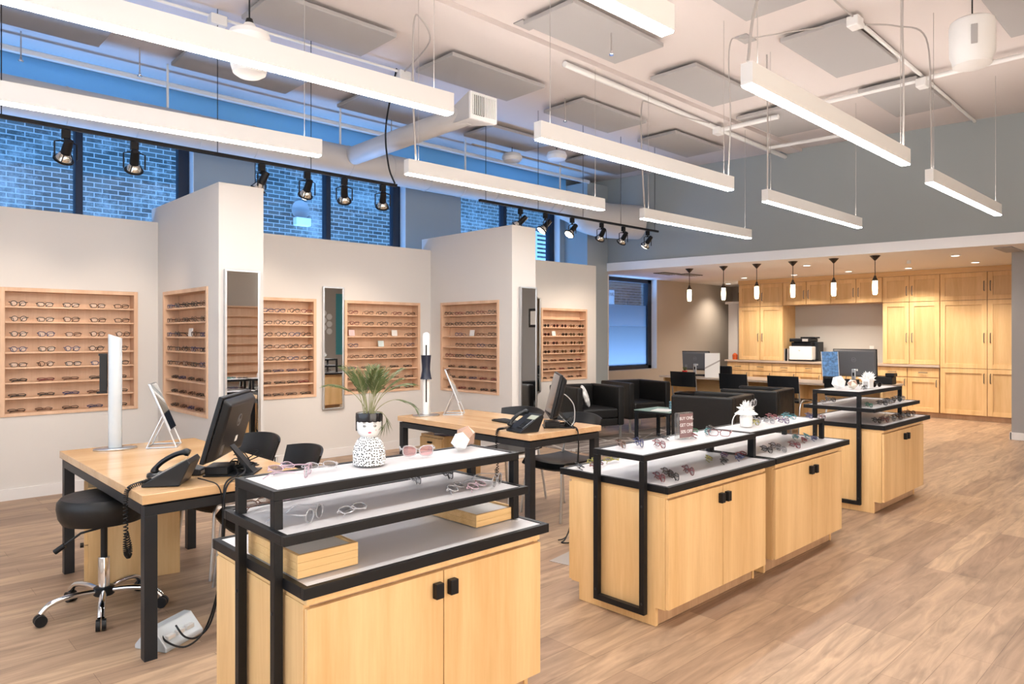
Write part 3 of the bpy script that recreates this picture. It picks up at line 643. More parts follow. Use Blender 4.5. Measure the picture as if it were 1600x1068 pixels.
def glasses_mb(shape, pose, r=0.0019, lens=True):
    """front in the xz plane facing -y"""
    mb = MB(); c = 0.033
    for sgn in (-1, 1):
        P, h = rim_pts(shape, sgn * c); mb.tube(P, r, 6, closed=True, flat=(1.0, 1.0))
        if lens:
            mb.mt(1); n = len(P); mb.add(P, [tuple(range(n))]); mb.mt(0)
        zt = h + 0.002 + h * 0.45
        xh = sgn * (c + 0.030)
        if pose == 'open':
            mb.tube([(xh - sgn * 0.004, 0, zt), (xh + sgn * 0.004, 0.004, zt), (xh + sgn * 0.005, 0.05, zt), (xh + sgn * 0.004, 0.095, zt - 0.002), (xh, 0.115, zt * 0.75), (xh - sgn * 0.003, 0.138, 0.003)], [r, r * 1.3, r * 1.2, r * 1.1, r * 1.2, r * 1.2], 6)
        else:
            y = 0.010 if sgn < 0 else 0.015
            mb.tube([(xh - sgn * 0.004, 0, zt), (xh + sgn * 0.003, 0.006, zt), (xh, y, zt - 0.001), (xh - sgn * 0.05, y, zt - 0.002), (xh - sgn * 0.09, y, zt - 0.004), (xh - sgn * 0.118, y, zt - 0.022)], [r, r * 1.2, r * 1.2, r * 1.1, r * 1.2, r * 1.3], 6)
    mb.tube([(-0.0075, 0, h * 1.35), (0, -0.001, h * 1.5), (0.0075, 0, h * 1.35)], r, 6)
    if pose == 'flat':
        T = Matrix.Translation((0, 0.0, 0.018)) @ Matrix.Rotation(R(-68), 4, 'X')
        mb.v = [tuple(T @ Vector(p)) for p in mb.v]
    zmin = min(p[2] for p in mb.v); mb.v = [(a, b, z - zmin) for a, b, z in mb.v]
    return mb
GCACHE = {}
def glasses(shape, pose, colour, lensmat, loc, rz, label, group, r=0.0019, cat='eyeglasses', name='eyeglasses'):
    key = (shape, pose, colour, lensmat.name, r)
    if key not in GCACHE:
        o = glasses_mb(shape, pose, r).build(name, [frame_mat(colour), lensmat], smooth=False); GCACHE[key] = o.data
        for p in o.data.polygons: p.use_smooth = len(p.vertices) == 4
    else:
        o = bpy.data.objects.new(name, GCACHE[key]); COL.objects.link(o)
    o.location = loc; o.rotation_euler = (0, 0, rz); return tag(o, label, cat, group)
def glasses_parts(shape, pose, colour, lensmat, loc, rz, label, group, r=0.0018, cat='eyeglasses'):
    """near pair: front, lenses and temples as parts"""
    t = thing('sunglasses' if cat == 'sunglasses' else 'eyeglasses', label, cat, loc, rz, group)
    fm = frame_mat(colour); c = 0.033
    T = None; fr = MB(); le = []; te = []
    for sgn in (-1, 1):
        P, h = rim_pts(shape, sgn * c); fr.tube(P, r, 8, closed=True)
        m = MB(); m.add(P + [(p[0], p[1] + 0.0012, p[2]) for p in P], [tuple(range(len(P))), tuple(range(2 * len(P) - 1, len(P) - 1, -1))]); le.append(m)
        zt = h + 0.002 + h * 0.45; xh = sgn * (c + 0.030); m = MB()
        if pose == 'open': m.tube([(xh - sgn * 0.004, 0, zt), (xh + sgn * 0.004, 0.004, zt), (xh + sgn * 0.005, 0.05, zt), (xh + sgn * 0.004, 0.095, zt - 0.002), (xh, 0.115, zt * 0.75), (xh - sgn * 0.003, 0.138, 0.003)], [r, r * 1.3, r * 1.2, r * 1.1, r * 1.2, r * 1.2], 8)
        else:
            y = 0.010 if sgn < 0 else 0.016
            m.tube([(xh - sgn * 0.004, 0, zt), (xh + sgn * 0.003, 0.006, zt), (xh, y, zt - 0.001), (xh - sgn * 0.05, y, zt - 0.002), (xh - sgn * 0.09, y, zt - 0.004), (xh - sgn * 0.118, y, zt - 0.022)], [r, r * 1.2, r * 1.2, r * 1.1, r * 1.2, r * 1.3], 8)
        te.append(m)
    fr.tube([(-0.0075, 0, h * 1.35), (0, -0.001, h * 1.5), (0.0075, 0, h * 1.35)], r, 8)
    allm = [fr] + le + te
    if pose == 'flat':
        T = Matrix.Rotation(R(-68), 4, 'X')
        for m in allm: m.v = [tuple(T @ Vector(p)) for p in m.v]
    zmin = min(p[2] for m in allm for p in m.v)
    for m in allm: m.v = [(a, b, z - zmin) for a, b, z in m.v]
    fr.build('front_frame', fm, t, smooth=True)
    for m in le: m.build('lens', lensmat, t)
    for m in te: m.build('temple', fm, t, smooth=True)
    return t
SH = {'rect': 'rectangular', 'round': 'round', 'cat': 'upswept'}

# ------------------------------------------------------------------ eyewear display cases in the walls
def display_case(lab, short, w, loc, rz, per, group, rows=range(8), sun=False, cards=(), x_from=None, skip=()):
    """local x along the wall from the case's left end, y into the wall, z up; opening faces -y"""
    z0, z1 = NICHE_Z; t = thing('display_case', lab, 'display case', loc, rz, 'maple eyewear display cases')
    H = z1 - z0; e = 0.022
    MB().box(0.001, w - 0.001, ND - 0.004, ND + 0.010, z0 + 0.001, z1 - 0.001).build('back_panel', M_case, t)
    mb = MB().box(0.001, e + 0.014, -0.012, ND - 0.0045, z0 + 0.001, z1 - 0.001).box(w - e - 0.014, w - 0.001, -0.012, ND - 0.0045, z0 + 0.001, z1 - 0.001)
    mb.box(e + 0.014, w - e - 0.014, -0.012, ND - 0.0045, z1 - e - 0.014, z1 - 0.001).box(e + 0.014, w - e - 0.014, -0.012, ND - 0.0045, z0 + 0.001, z0 + e + 0.008)
    mb.build('frame', M_case, t, bevel=0.002)
    x0, x1 = e + 0.014, w - e - 0.014; pitch = (H - 0.06) / 8
    tops = []
    for k in range(8):
        zs = z0 + e + 0.008 + k * pitch; tops.append(zs)
        if k: MB().box(x0 + 0.0005, x1 - 0.0005, 0.004, ND - 0.005, zs - 0.015, zs).build('shelf', M_case, t, bevel=0.001)
    M = Matrix.Translation(loc) @ Matrix.Rotation(rz, 4, 'Z')
    cardrows = {(r, c): v for r, c, *v in cards}
    names = ['black', 'dark tortoise', 'black', 'brown', 'black', 'dark tortoise', 'red', 'navy', 'black']
    for row in rows:                       # row 0 = top
        zs = tops[7 - row]
        for c in range(per):
            xx = (x0 + (x1 - x0) * (c + 0.5) / per) if x_from is None else (x_from + (x1 - x_from) * (c + 0.5) / per)
            xx += random.uniform(-0.012, 0.012)
            if (row, c) in cardrows:
                m_, word = cardrows[(row, c)]
                p = M @ Vector((xx, 0.05, zs + 0.001))
                o = MB().box(-0.04, 0.04, -0.006, 0.006, 0, 0.075).build('display_card', m_, bevel=0.001)
                o.location = p; o.rotation_euler = (R(-8), 0, rz); o.location.z += 0.001
                tag(o, '%s small card on the %s shelf of the %s' % (word, ORD[row], short), 'card'); continue
            if (row, c) in skip: continue
            colr = random.choice(names) if not sun else random.choice(['black', 'black', 'dark tortoise', 'brown', 'red'])
            shp = random.choice(['rect', 'rect', 'cat', 'round']) if not sun else random.choice(['round', 'cat'])
            pose = 'open' if row < 5 else 'flat'
            lm = M_lens if not sun else random.choice([M_lensdark, M_lensdark, M_lensbrown])
            y = 0.02 if pose == 'open' and ND > 0.16 else (0.004 if pose == 'open' else 0.04)
            if pose == 'open': y = 0.006
            else: y = 0.035
            p = M @ Vector((xx, y - 0.0, zs + 0.0005))
            glasses(shp, pose if pose == 'flat' else 'openw', colr, lm, p, rz + random.uniform(-0.08, 0.08) if pose == 'flat' else rz + random.uniform(-0.05, 0.05),
                    '%s %s %s, %s from left, %s shelf of the %s' % (colr, SH[shp], 'sunglasses' if sun else 'glasses', ORD[c], ORD[row], short), group,
                    r=0.0028, cat='sunglasses' if sun else 'eyeglasses', name='sunglasses' if sun else 'eyeglasses')
    return t
# wall pairs stand with temples partly folded behind the front so that they fit the shelf depth
_old = glasses_mb
def glasses_mb(shape, pose, r=0.0019, lens=True):
    if pose != 'openw': return _old(shape, pose, r, lens)
    mb = _old(shape, 'open', r, lens)
    mb.v = [(x - math.copysign(0.25, x) * y if y > 0.006 else x, y * 0.80, z) for x, y, z in mb.v]
    return mb
M_brownbox = mat('brown_card', (0.28, 0.13, 0.07), 0.6); M_redbox = mat('red_white_card', (0.75, 0.55, 0.55), 0.6); M_bluecard = mat('pale_blue_card', (0.60, 0.72, 0.74), 0.6)
display_case('maple eyewear display recessed in the far left wall', 'far left display', 1.10, (A_[0], 7.49, 0), 0, 5, 'glasses on the far left display')
display_case('maple eyewear display on the left pier, seen at an angle', 'left pier display', B_[1] - B_[0], (2.255, B_[1], 0), R(-90), 5, 'glasses on the left pier display', cards=[(2, 2, M_card, 'white')])
display_case('maple eyewear display between the left pier and the slim wall mirror', 'display left of slim mirror', C_[1] - C_[0], (C_[0], 7.49, 0), 0, 4, 'glasses left of the slim mirror', x_from=0.44)
display_case('maple eyewear display behind the potted palm', 'display behind the palm', D_[1] - D_[0], (D_[0], 7.49, 0), 0, 5, 'glasses on the display behind the palm',
             cards=[(2, 0, M_redbox, 'red and white'), (2, 3, M_card, 'white'), (3, 2, M_bluecard, 'pale blue')], skip=[(3, 1)])
display_case('maple eyewear display on the right pier', 'right pier display', E_[1] - E_[0], (5.638, E_[1], 0), R(-90), 5, 'glasses on the right pier display', cards=[(2, 2, M_card, 'white')], skip=[(2, 0), (3, 0)])
display_case('maple sunglasses display on the far right wall section with an empty top shelf', 'sunglasses display', F_[1] - F_[0], (F_[0], 7.49, 0), 0, 5, 'sunglasses on the far right display', rows=range(1, 8), sun=True, cards=[(2, 1, M_card, 'white')])

# ------------------------------------------------------------------ wall mirrors
def wall_mirror(lab, x0, x1, y, z0, z1):
    t = thing('wall_mirror', lab, 'mirror', (x0, y, z0), 0, 'tall wall mirrors')
    w = x1 - x0; h = z1 - z0
    MB().box(0, w, -0.035, -0.0005, 0, 0.018).box(0, w, -0.035, -0.0005, h - 0.018, h).box(0, 0.018, -0.035, -0.0005, 0.018, h - 0.018).box(w - 0.018, w, -0.035, -0.0005, 0.018, h - 0.018).build('frame', M_silver, t, bevel=0.002)
    MB().box(0.018, w - 0.018, -0.028, -0.001, 0.018, h - 0.018).build('mirror_glass', M_mirror, t)
wall_mirror('tall mirror on the end of the left pier', 2.294, 2.60, 5.92, 0.42, 2.003)
wall_mirror('slim mirror hung between two display cases on the middle wall', 4.05, 4.325, 7.49, 0.57, 2.02)
wall_mirror('tall mirror on the end of the right pier', 5.75, 6.025, 5.92, 0.42, 2.02)
wall_mirror('mirror strip beside the sunglasses display, half hidden by the right pier', 7.35, 7.715, 7.49, 0.57, 2.02)
# things that the mirrors show on the wall behind the camera
t = thing('back_display', 'maple display wall seen only in the left pier mirror', 'display case', (4.9, -2.6, 0))
mb = MB().box(0, 1.9, 0, 0.03, 0.5, 2.05)
for k in range(9): mb.box(0, 1.9, 0.03, 0.2, 0.5 + k * 0.19, 0.52 + k * 0.19)
mb.box(-0.02, 0, 0, 0.21, 0.5, 2.07).box(1.9, 1.92, 0, 0.21, 0.5, 2.07).build('shelves', M_case, t)
tag(MB().box(9.9, 10.7, -2.598, -2.58, 0.9, 2.6).build('teal_panel', M_teal), 'teal wall panel seen in the slim mirror', 'panel')
for i, (dx, dz) in enumerate([(0, 0), (0.17, 0.1), (0.17, -0.1), (0.34, 0), (0.34, 0.2), (0, 0.2), (0.34, -0.2), (0, -0.2), (0.17, 0.3)]):
    tag(MB().lathe([(0.075, 0), (0.085, 0.02), (0.07, 0.02)], 16).build('round_wall_hook', M_card, loc=(9.35 + dx, -2.6, 1.75 + dz), rot=(R(-90), 0, 0)), 'small round white ring in the cluster the slim mirror reflects, %s' % ORD[i], 'wall decor', 'honeycomb of round wall ornaments')
t = thing('framed_certificate', 'black framed certificate seen in the right pier mirror', 'picture', (11.72, 0.25, 1.85))
MB().box(-0.02, -0.001, -0.18, 0.18, -0.22, 0.22).build('frame', M_blk, t, bevel=0.003)
MB().box(-0.022, -0.0205, -0.12, 0.12, -0.16, 0.16).build('paper', M_card, t)

# ------------------------------------------------------------------ front display counters
def frame_shelf(t, name, x0, x1, y0, y1, z, th=0.03, ed=0.022, inset=True):
    o = MB().box(x0, x1, y0, y0 + ed, z - th, z).box(x0, x1, y1 - ed, y1, z - th, z).box(x0, x0 + ed, y0 + ed, y1 - ed, z - th, z).box(x1 - ed, x1, y0 + ed, y1 - ed, z - th, z).build(name, M_blk, t, bevel=0.0015)
    MB().box(x0 + ed, x1 - ed, y0 + ed, y1 - ed, z - th + 0.004, z - 0.003).build('laminate', M_lam, o)
    return o
def counter(lab, bx0, bx1, yf, yb, plate, zp, top, ztop, mid=None, zmid=None):
    """bx body x range, yf door plane, plate/top/mid = (x0, x1, y0, y1)"""
    t = thing('display_counter', lab, 'display counter', (bx0, yf, 0), 0, 'maple and black steel display counters')
    X = lambda v: v - bx0; Y = lambda v: v - yf
    zt = zp - 0.036
    w = bx1 - bx0; d = yb - yf
    kick = MB().prism([(0.02, 0.08), (w - 0.02, 0.08), (w - 0.02, d - 0.08), (0.02, d - 0.08)], 0.004, 0.1).build('toe_kick', M_edge, t)
    side = [(0.075, 0.002), (0.075, 0.095), (0.02, 0.095), (0.02, zt - 0.02), (d - 0.02, zt - 0.02), (d - 0.02, 0.095), (d - 0.075, 0.095), (d - 0.075, 0.002)]
    for xa, xb in ((0, 0.02), (w - 0.02, w)):
        mb = MB(); mb.extr([(y, z) for y, z in side], xa, xb); mb.build('side_panel', M_maple, t)
    MB().box(0.02, w - 0.02, 0.021, d - 0.021, 0.1, zt - 0.02).build('carcass', M_edge, t)
    MB().box(0.004, w - 0.004, 0.004, d - 0.004, zt - 0.0195, zt).build('top_rail', M_mapleH, t)
    m = w * 0.515
    for a, b, hs in ((0.003, m - 0.002, 1), (m + 0.002, w - 0.003, -1)):
        dr = MB().box(a, b, 0, 0.0185, 0.1, zt - 0.03).build('door', M_maple, t, bevel=0.001)
        hx = b - 0.048 if hs > 0 else a + 0.012
        MB().box(hx, hx + 0.034, -0.026, -0.001, zt - 0.117, zt - 0.064).build('handle', M_blk, dr, bevel=0.003)
    for a, b in ((0.003, m - 0.002), (m + 0.002, w - 0.003)):
        MB().box(a, b, d - 0.0185, d, 0.1, zt - 0.03).build('back_door', M_maple, t)
    x0, x1, y0, y1 = plate
    frame_shelf(t, 'counter_top', X(x0), X(x1), Y(y0), Y(y1), zp, 0.035)
    # square tube hoops on both ends
    tx0, tx1, ty0, ty1 = top; s_ = 0.03
    for xa in (X(tx0), X(tx1) - s_):
        mb = MB()
        low = 0.055 if xa < 0.1 else zp + 0.0005
        if xa < 0.1:
            for ya in (Y(ty0), Y(ty1) - s_): mb.box(xa, xa + s_, ya, ya + s_, low, ztop - 0.0305)
            mb.box(xa, xa + s_, Y(ty0) + s_, Y(ty1) - s_, 0.055, 0.055 + s_)
            mb.build('post_hoop', M_blk, t, bevel=0.002)
        else:
            for ya in (Y(ty0), Y(ty1) - s_): MB().box(xa, xa + s_, ya, ya + s_, low, ztop - 0.0305).build('post', M_blk, t, bevel=0.002)
    for ya in (Y(ty0), Y(ty1) - s_):
        for zz in (0.11, zp - 0.11):
            MB().lathe([(0.006, 0), (0.006, 0.003)], 10).build('bolt', M_graysteel, t, loc=(X(tx0) - 0.003, ya + s_ / 2, zz), rot=(0, R(90), 0))
    frame_shelf(t, 'top_shelf', X(tx0), X(tx1), Y(ty0), Y(ty1), ztop)
    if mid:
        x0, x1, y0, y1 = mid
        frame_shelf(t, 'middle_shelf', X(x0), X(x1), Y(y0), Y(y1), zmid)
    return t
counter('three-tier maple display counter with black frame, closest to the camera', 1.003, 2.017, 1.95, 2.66, (0.993, 2.06, 1.946, 2.668), 0.688, (0.965, 2.027, 2.087, 2.39), 0.962, (0.951, 1.985, 1.99, 2.452), 0.843)
counter('two-tier maple display counter carrying the sale sign', 2.913, 3.92, 1.95, 2.60, (2.905, 4.03, 1.945, 2.66), 0.705, (2.868, 4.02, 2.063, 2.388), 0.85)
counter('two-tier maple display counter carrying the white paper flower', 4.04, 5.04, 1.95, 2.60, (4.055, 5.18, 1.95, 2.665), 0.705, (4.03, 5.10, 2.095, 2.40), 0.85)
counter('three-tier maple display counter farthest from the camera', 6.045, 7.04, 2.01, 2.70, (6.04, 7.2, 2.0, 2.75), 0.716, (6.01, 7.02, 2.18, 2.57), 0.982, (5.99, 7.115, 2.06, 2.64), 0.853)

G1 = 'glasses on the front display counters'
def put(items, z, where, group):
    where = where.replace('lower top of the', 'lower top,')
    for k, (x, y, shp, pose, colr, rz, word) in enumerate(items):
        glasses_parts(shp, pose, colr, M_lens, (x, y, z + 0.001), rz, '%s %s glasses %s, %s' % (colr, SH[shp], word, where), group)
# nearest counter
put([(1.13, 2.34, 'cat', 'flat', 'clear pink', 0.5, 'in the left cluster'), (1.23, 2.27, 'round', 'flat', 'clear', -0.2, 'beside the pink pair'), (1.16, 2.24, 'rect', 'open', 'clear pink', 0.9, 'lying before the left cluster')], 0.962, 'top shelf of the nearest counter', G1)
glasses_parts('cat', 'open', 'clear', M_lenspink, (1.66, 2.29, 0.963), R(-30), 'clear sunglasses with pink gradient lenses beside the faceted ornaments', G1, r=0.0026, cat='sunglasses')
put([(1.05, 2.37, 'rect', 'flat', 'brown', 0.3, 'at the back left'), (1.19, 2.39, 'round', 'flat', 'clear pink', 0.2, 'behind the left post'), (1.11, 2.10, 'round', 'open', 'clear', 0.6, 'at the front left'), (1.25, 2.07, 'rect', 'flat', 'clear', 0.3, 'second at the front'),
     (1.70, 2.36, 'rect', 'folded', 'silver', 1.31, 'under the middle of the top shelf'), (1.86, 2.35, 'rect', 'folded', 'black', 1.28, 'farther under the top shelf'),
     (1.72, 2.09, 'round', 'flat', 'clear', 0.5, 'first of the right group'), (1.80, 2.06, 'round', 'flat', 'clear pink', 0.4, 'amid the right group'), (1.90, 2.08, 'round', 'open', 'clear', 0.5, 'at the right end')], 0.843, 'middle shelf of the nearest counter', G1)
put([(3.00, 2.30, 'rect', 'folded', 'brown', 1.00, 'first from left'), (3.09, 2.25, 'round', 'folded', 'navy', 1.00, 'second from left'), (3.15, 2.16, 'rect', 'folded', 'red', 1.07, 'third from left'), (3.42, 2.30, 'rect', 'flat', 'black', 1.0, 'left of the sale sign'),
     (3.62, 2.23, 'cat', 'flat', 'red', 0.8, 'right of the sale sign'), (3.70, 2.31, 'rect', 'flat', 'green', -0.3, 'at the back'), (3.80, 2.24, 'rect', 'flat', 'teal', 0.4, 'toward the right end'), (3.74, 2.15, 'rect', 'open', 'red', -1.1, 'at the front right'), (3.93, 2.30, 'rect', 'flat', 'black', 0.3, 'at the far right')],
    0.85, 'top shelf under the sale sign', G1)
put([(2.98, 2.55, 'round', 'flat', 'black', 0.9, 'at the left edge'), (3.06, 2.50, 'rect', 'flat', 'red', 0.2, 'second in the left cluster'), (3.13, 2.58, 'round', 'flat', 'yellow-black', 0.3, 'in the left cluster'), (3.24, 2.54, 'rect', 'flat', 'yellow-black', 0.0, 'at the cluster end'),
     (3.02, 2.07, 'rect', 'folded', 'red', 1.00, 'first at the front left'), (3.10, 2.04, 'rect', 'folded', 'black', 1.00, 'second at the front left'), (3.15, 2.11, 'rect', 'folded', 'dark tortoise', 1.00, 'behind the black pair'), (3.26, 2.05, 'round', 'folded', 'red', 1.00, 'third at the front left'),
     (3.70, 2.17, 'round', 'flat', 'yellow-black', 0.5, 'left of the right cluster'), (3.70, 2.07, 'round', 'flat', 'black', 0.4, 'in front of the yellow pair'), (3.86, 2.16, 'cat', 'flat', 'purple', 0.4, 'at the back of the right cluster'), (3.86, 2.06, 'cat', 'flat', 'navy', 0.3, 'at the front of the right cluster'), (3.96, 2.11, 'rect', 'flat', 'red', 0.1, 'at the right corner')],
    0.705, 'lower top of the sale sign counter', G1)
put([(4.40, 2.27, 'rect', 'folded', 'yellow-black', 1.00, 'beside the paper flower'), (4.49, 2.30, 'round', 'folded', 'silver', 1.00, 'second from the flower'), (4.55, 2.24, 'rect', 'folded', 'silver', 1.07, 'third from the flower'), (4.78, 2.33, 'rect', 'folded', 'red', 1.00, 'bright in the middle'), (4.62, 2.17, 'rect', 'folded', 'purple', 1.03, 'alone at the front'),
     (4.88, 2.25, 'rect', 'folded', 'teal', 1.21, 'third from the right end'), (4.98, 2.31, 'rect', 'folded', 'black', 0.69, 'second from the right end'), (5.03, 2.17, 'rect', 'folded', 'navy', 0.72, 'at the right end')],
    0.85, 'top shelf with the paper flower', G1)
put([(4.24, 2.10, 'rect', 'folded', 'black', 1.00, 'first at the front'), (4.33, 2.05, 'rect', 'folded', 'silver', 1.00, 'second at the front'), (4.40, 2.12, 'rect', 'folded', 'dark tortoise', 1.00, 'behind the silver pair'), (4.55, 2.06, 'rect', 'folded', 'red', 1.00, 'fourth at the front'),
     (4.83, 2.10, 'round', 'flat', 'red', 0.4, 'left in the right cluster'), (4.92, 2.20, 'round', 'flat', 'teal', 0.3, 'at the back of the cluster'), (4.95, 2.08, 'round', 'flat', 'navy', 0.3, 'at the front of the cluster'), (5.05, 2.18, 'cat', 'flat', 'teal', 0.5, 'at the right of the cluster')],
    0.705, 'lower top of the flower counter', G1)
put([(6.16, 2.52, 'rect', 'flat', 'silver', 0.2, 'at the back left'), (6.40, 2.57, 'rect', 'folded', 'black', 1.07, 'second at the back'), (6.13, 2.15, 'rect', 'folded', 'green', 0.72, 'by the front post'), (6.40, 2.14, 'rect', 'folded', 'black', 1.00, 'first in the front row'), (6.55, 2.15, 'rect', 'folded', 'silver', 1.00, 'second in the front row'),
     (6.68, 2.17, 'rect', 'folded', 'dark tortoise', 1.00, 'third in the front row'), (6.82, 2.16, 'round', 'folded', 'black', 1.00, 'fourth in the front row'), (6.98, 2.18, 'round', 'folded', 'silver', 1.00, 'last in the front row')],
    0.853, 'middle shelf of the farthest counter', G1)
put([(6.20, 2.58, 'rect', 'folded', 'red', 1.10, 'at the back left'), (6.22, 2.12, 'round', 'folded', 'black', 0.86, 'first in the front row'), (6.34, 2.10, 'round', 'folded', 'red', 0.86, 'second in the front row'), (6.48, 2.10, 'round', 'folded', 'clear', 1.00, 'third in the front row'), (6.64, 2.10, 'rect', 'folded', 'brown', 1.00, 'fourth in the front row'),
     (6.78, 2.12, 'rect', 'folded', 'silver', 1.00, 'fifth in the front row'), (6.92, 2.12, 'rect', 'folded', 'black', 1.00, 'sixth in the front row'), (7.06, 2.12, 'round', 'folded', 'dark tortoise', 1.00, 'last in the front row')],
    0.716, 'lower top of the farthest counter', G1)

# pine trays on the nearest counter
def trays(x0, x1, y0, y1, z, n, side, rz):
    cx, cy = (x0 + x1) / 2, (y0 + y1) / 2; w, d = (x1 - x0) / 2, (y1 - y0) / 2
    for k in range(n):
        t = thing('wooden_tray', 'shallow pine tray, %s in the %s stack on the nearest counter' % (['bottom', 'second', 'third', 'top'][k] if k < n - 1 else 'topmost', side), 'tray', (cx, cy, z + k * 0.0245), rz, 'pine trays on the nearest counter')
        MB().box(-w, w, -d, -d + 0.012, 0, 0.024).box(-w, w, d - 0.012, d, 0, 0.024).box(-w, -w + 0.012, -d + 0.012, d - 0.012, 0, 0.024).box(w - 0.012, w, -d + 0.012, d - 0.012, 0, 0.024).build('rim', M_pine, t, bevel=0.0008)
        MB().box(-w + 0.012, w - 0.012, -d + 0.012, d - 0.012, 0.001, 0.016).build('liner', M_card, t)
trays(1.02, 1.235, 2.04, 2.41, 0.6885, 3, 'left', 0)
trays(1.80, 2.02, 2.10, 2.45, 0.6885, 2, 'right', 0.02)
# faceted ornaments
def facet(name, lab, r, loc, mats, seed, rot=(0.3, 0.2, 0.5)):
    rnd = random.Random(seed); mb = MB(); mb.ico((0, 0, 0), r, 1)
    T = Matrix.Rotation(rot[2], 4, 'Z') @ Matrix.Rotation(rot[0], 4, 'X'); mb.v = [tuple(T @ Vector(p)) for p in mb.v]
    zmin = min(p[2] for p in mb.v); mb.v = [(a, b, c - zmin) for a, b, c in mb.v]
    mb.m = []
    for f in mb.f:
        cz = sum(mb.v[i][2] for i in f) / len(f); mb.m.append(0 if cz < r * 0.95 else (1 if rnd.random() < 0.6 else 0))
    return tag(mb.build(name, mats, loc=loc), lab, 'ornament')
M_rose = mat('rose_wood_facet', (0.42, 0.27, 0.20), 0.25); M_cream = mat('cream_facet', (0.72, 0.66, 0.56), 0.3)
facet('faceted_ornament', 'white and cream faceted ornament in front on the top shelf', 0.041, (1.875, 2.285, 0.963), [M_ceram, M_cream], 3)
facet('faceted_ornament', 'rose-brown faceted ornament behind the white one', 0.047, (1.955, 2.345, 0.963), [M_rose, M_cream], 5, (0.2, 0, 1.0))
# sale sign
t = thing('sale_sign', 'clear block sign with white lettering on a brown card', 'sign', (3.51, 2.245, 0.8515), R(-10))
MB().box(-0.062, 0.062, -0.014, 0.014, 0, 0.15).build('acrylic_block', M_acryl, t, bevel=0.002)
sc = MB().box(-0.050, 0.058, -0.0165, -0.015, 0.008, 0.145).build('card', mat('mauve_card', (0.22, 0.13, 0.13), 0.5), t)
for s_, z in (('BUY ONE,', 0.118), ('GET ONE', 0.08), ('50% OFF', 0.042)): text('lettering', s_, 0.026, M_ink, sc, (0.004, -0.0172, z), (R(90), 0, 0))
# white paper flower with glasses, two of them
def paper_flower(lab, loc, r, n, pot=True, cordy=False):
    t = thing('paper_flower', lab, 'ornament', loc)
    mb = MB(); rnd = random.Random(4)
    zc = 0.11 if pot else r * 0.8
    for k in range(n):
        a = k * 2.399; el = R(-10 + 95 * k / n); L_ = r * (0.85 + 0.3 * rnd.random())
        d = Vector((math.cos(a) * math.cos(el), math.sin(a) * math.cos(el), math.sin(el))); s_ = d.cross(Vector((0, 0, 1))); s_ = s_.normalized() if s_.length > 0.01 else Vector((1, 0, 0)); u = s_.cross(d)
        c = Vector((0, 0, zc)); w = r * 0.32
        b0 = c + d * r * 0.15
        mb.add([tuple(b0 + s_ * w), tuple(b0 - s_ * w), tuple(b0 + u * w), tuple(b0 - u * w), tuple(c + d * L_)], [(0, 2, 4), (2, 1, 4), (1, 3, 4), (3, 0, 4), (0, 3, 1, 2)])
    mb.build('petals', M_ceram, t)
    if pot:
        MB().lathe([(0.038, 0), (0.042, 0.06), (0.036, 0.075), (0.075, 0.082), (0.05, 0.10), (0.03, 0.11)], 14).build('pot', M_ceram, t)
    if cordy: MB().tube(smoothpath([(-0.03, 0, 0.07), (-0.09, 0.02, 0.085), (-0.12, 0.03, 0.05), (-0.125, 0.03, 0.004)]), 0.003, 8).build('curved_arm', M_ceram, t, smooth=True)
    return t
paper_flower('white folded paper flower on the middle counter beside the armchair back', (4.27, 2.26, 0.8515), 0.06, 26, True, True)
glasses('round', 'folded', 'silver', M_lens, (4.29, 2.215, 0.985), 0.2, 'silver round glasses perched on the white paper flower', 'glasses on the front display counters')
paper_flower('white spiky star ornament on the farthest counter', (6.80, 2.40, 0.983), 0.075, 30, False)
facet('faceted_ornament', 'white faceted block on the left of the farthest counter top', 0.062, (6.16, 2.41, 0.983), [M_ceram, mat('pale_grey_facet', (0.6, 0.62, 0.62), 0.4)], 9)
facet('shell_ornament', 'cream and rose shell-like ornament on the farthest counter top', 0.045, (6.33, 2.36, 0.983), [M_cream, M_rose], 11, (0.7, 0, 0.4))
t = thing('candle_box', 'small white box frame with dark window on the farthest counter top', 'ornament', (6.52, 2.30, 0.983))
MB().box(-0.05, 0.05, -0.03, 0.03, 0, 0.075).build('box', M_ceram, t, bevel=0.003)
MB().box(-0.053, -0.0502, -0.02, 0.02, 0.015, 0.06).build('window', M_panel, t)
glasses_parts('round', 'open', 'black', M_lensdark, (6.68, 2.28, 0.983), R(-20), 'dark sunglasses before the spiky star ornament', 'glasses on the front display counters', cat='sunglasses')
glasses_parts('rect', 'folded', 'black', M_lens, (6.34, 2.26, 0.983), 0.1, 'black rectangular glasses before the shell ornament', 'glasses on the front display counters')

# ------------------------------------------------------------------ dotted vase with palm
vx, vy, vz = 1.425, 2.275, 0.963
vase = thing('face_vase', 'ceramic woman-shaped vase with black hair and dotted dress', 'vase', (vx, vy, vz), R(-43.6 + 14))
MB().lathe([(0.052, 0), (0.059, 0.004), (0.061, 0.02), (0.0605, 0.05), (0.055, 0.075), (0.045, 0.093), (0.034, 0.104), (0.030, 0.108)], 40).build('dress', M_dots, vase, smooth=True)
head = MB().lathe([(0.028, 0.106), (0.036, 0.112), (0.043, 0.122), (0.046, 0.138), (0.047, 0.16), (0.0475, 0.192), (0.045, 0.194), (0.043, 0.186), (0.0005, 0.185)], 40).build('head', M_ceram, vase, smooth=True)
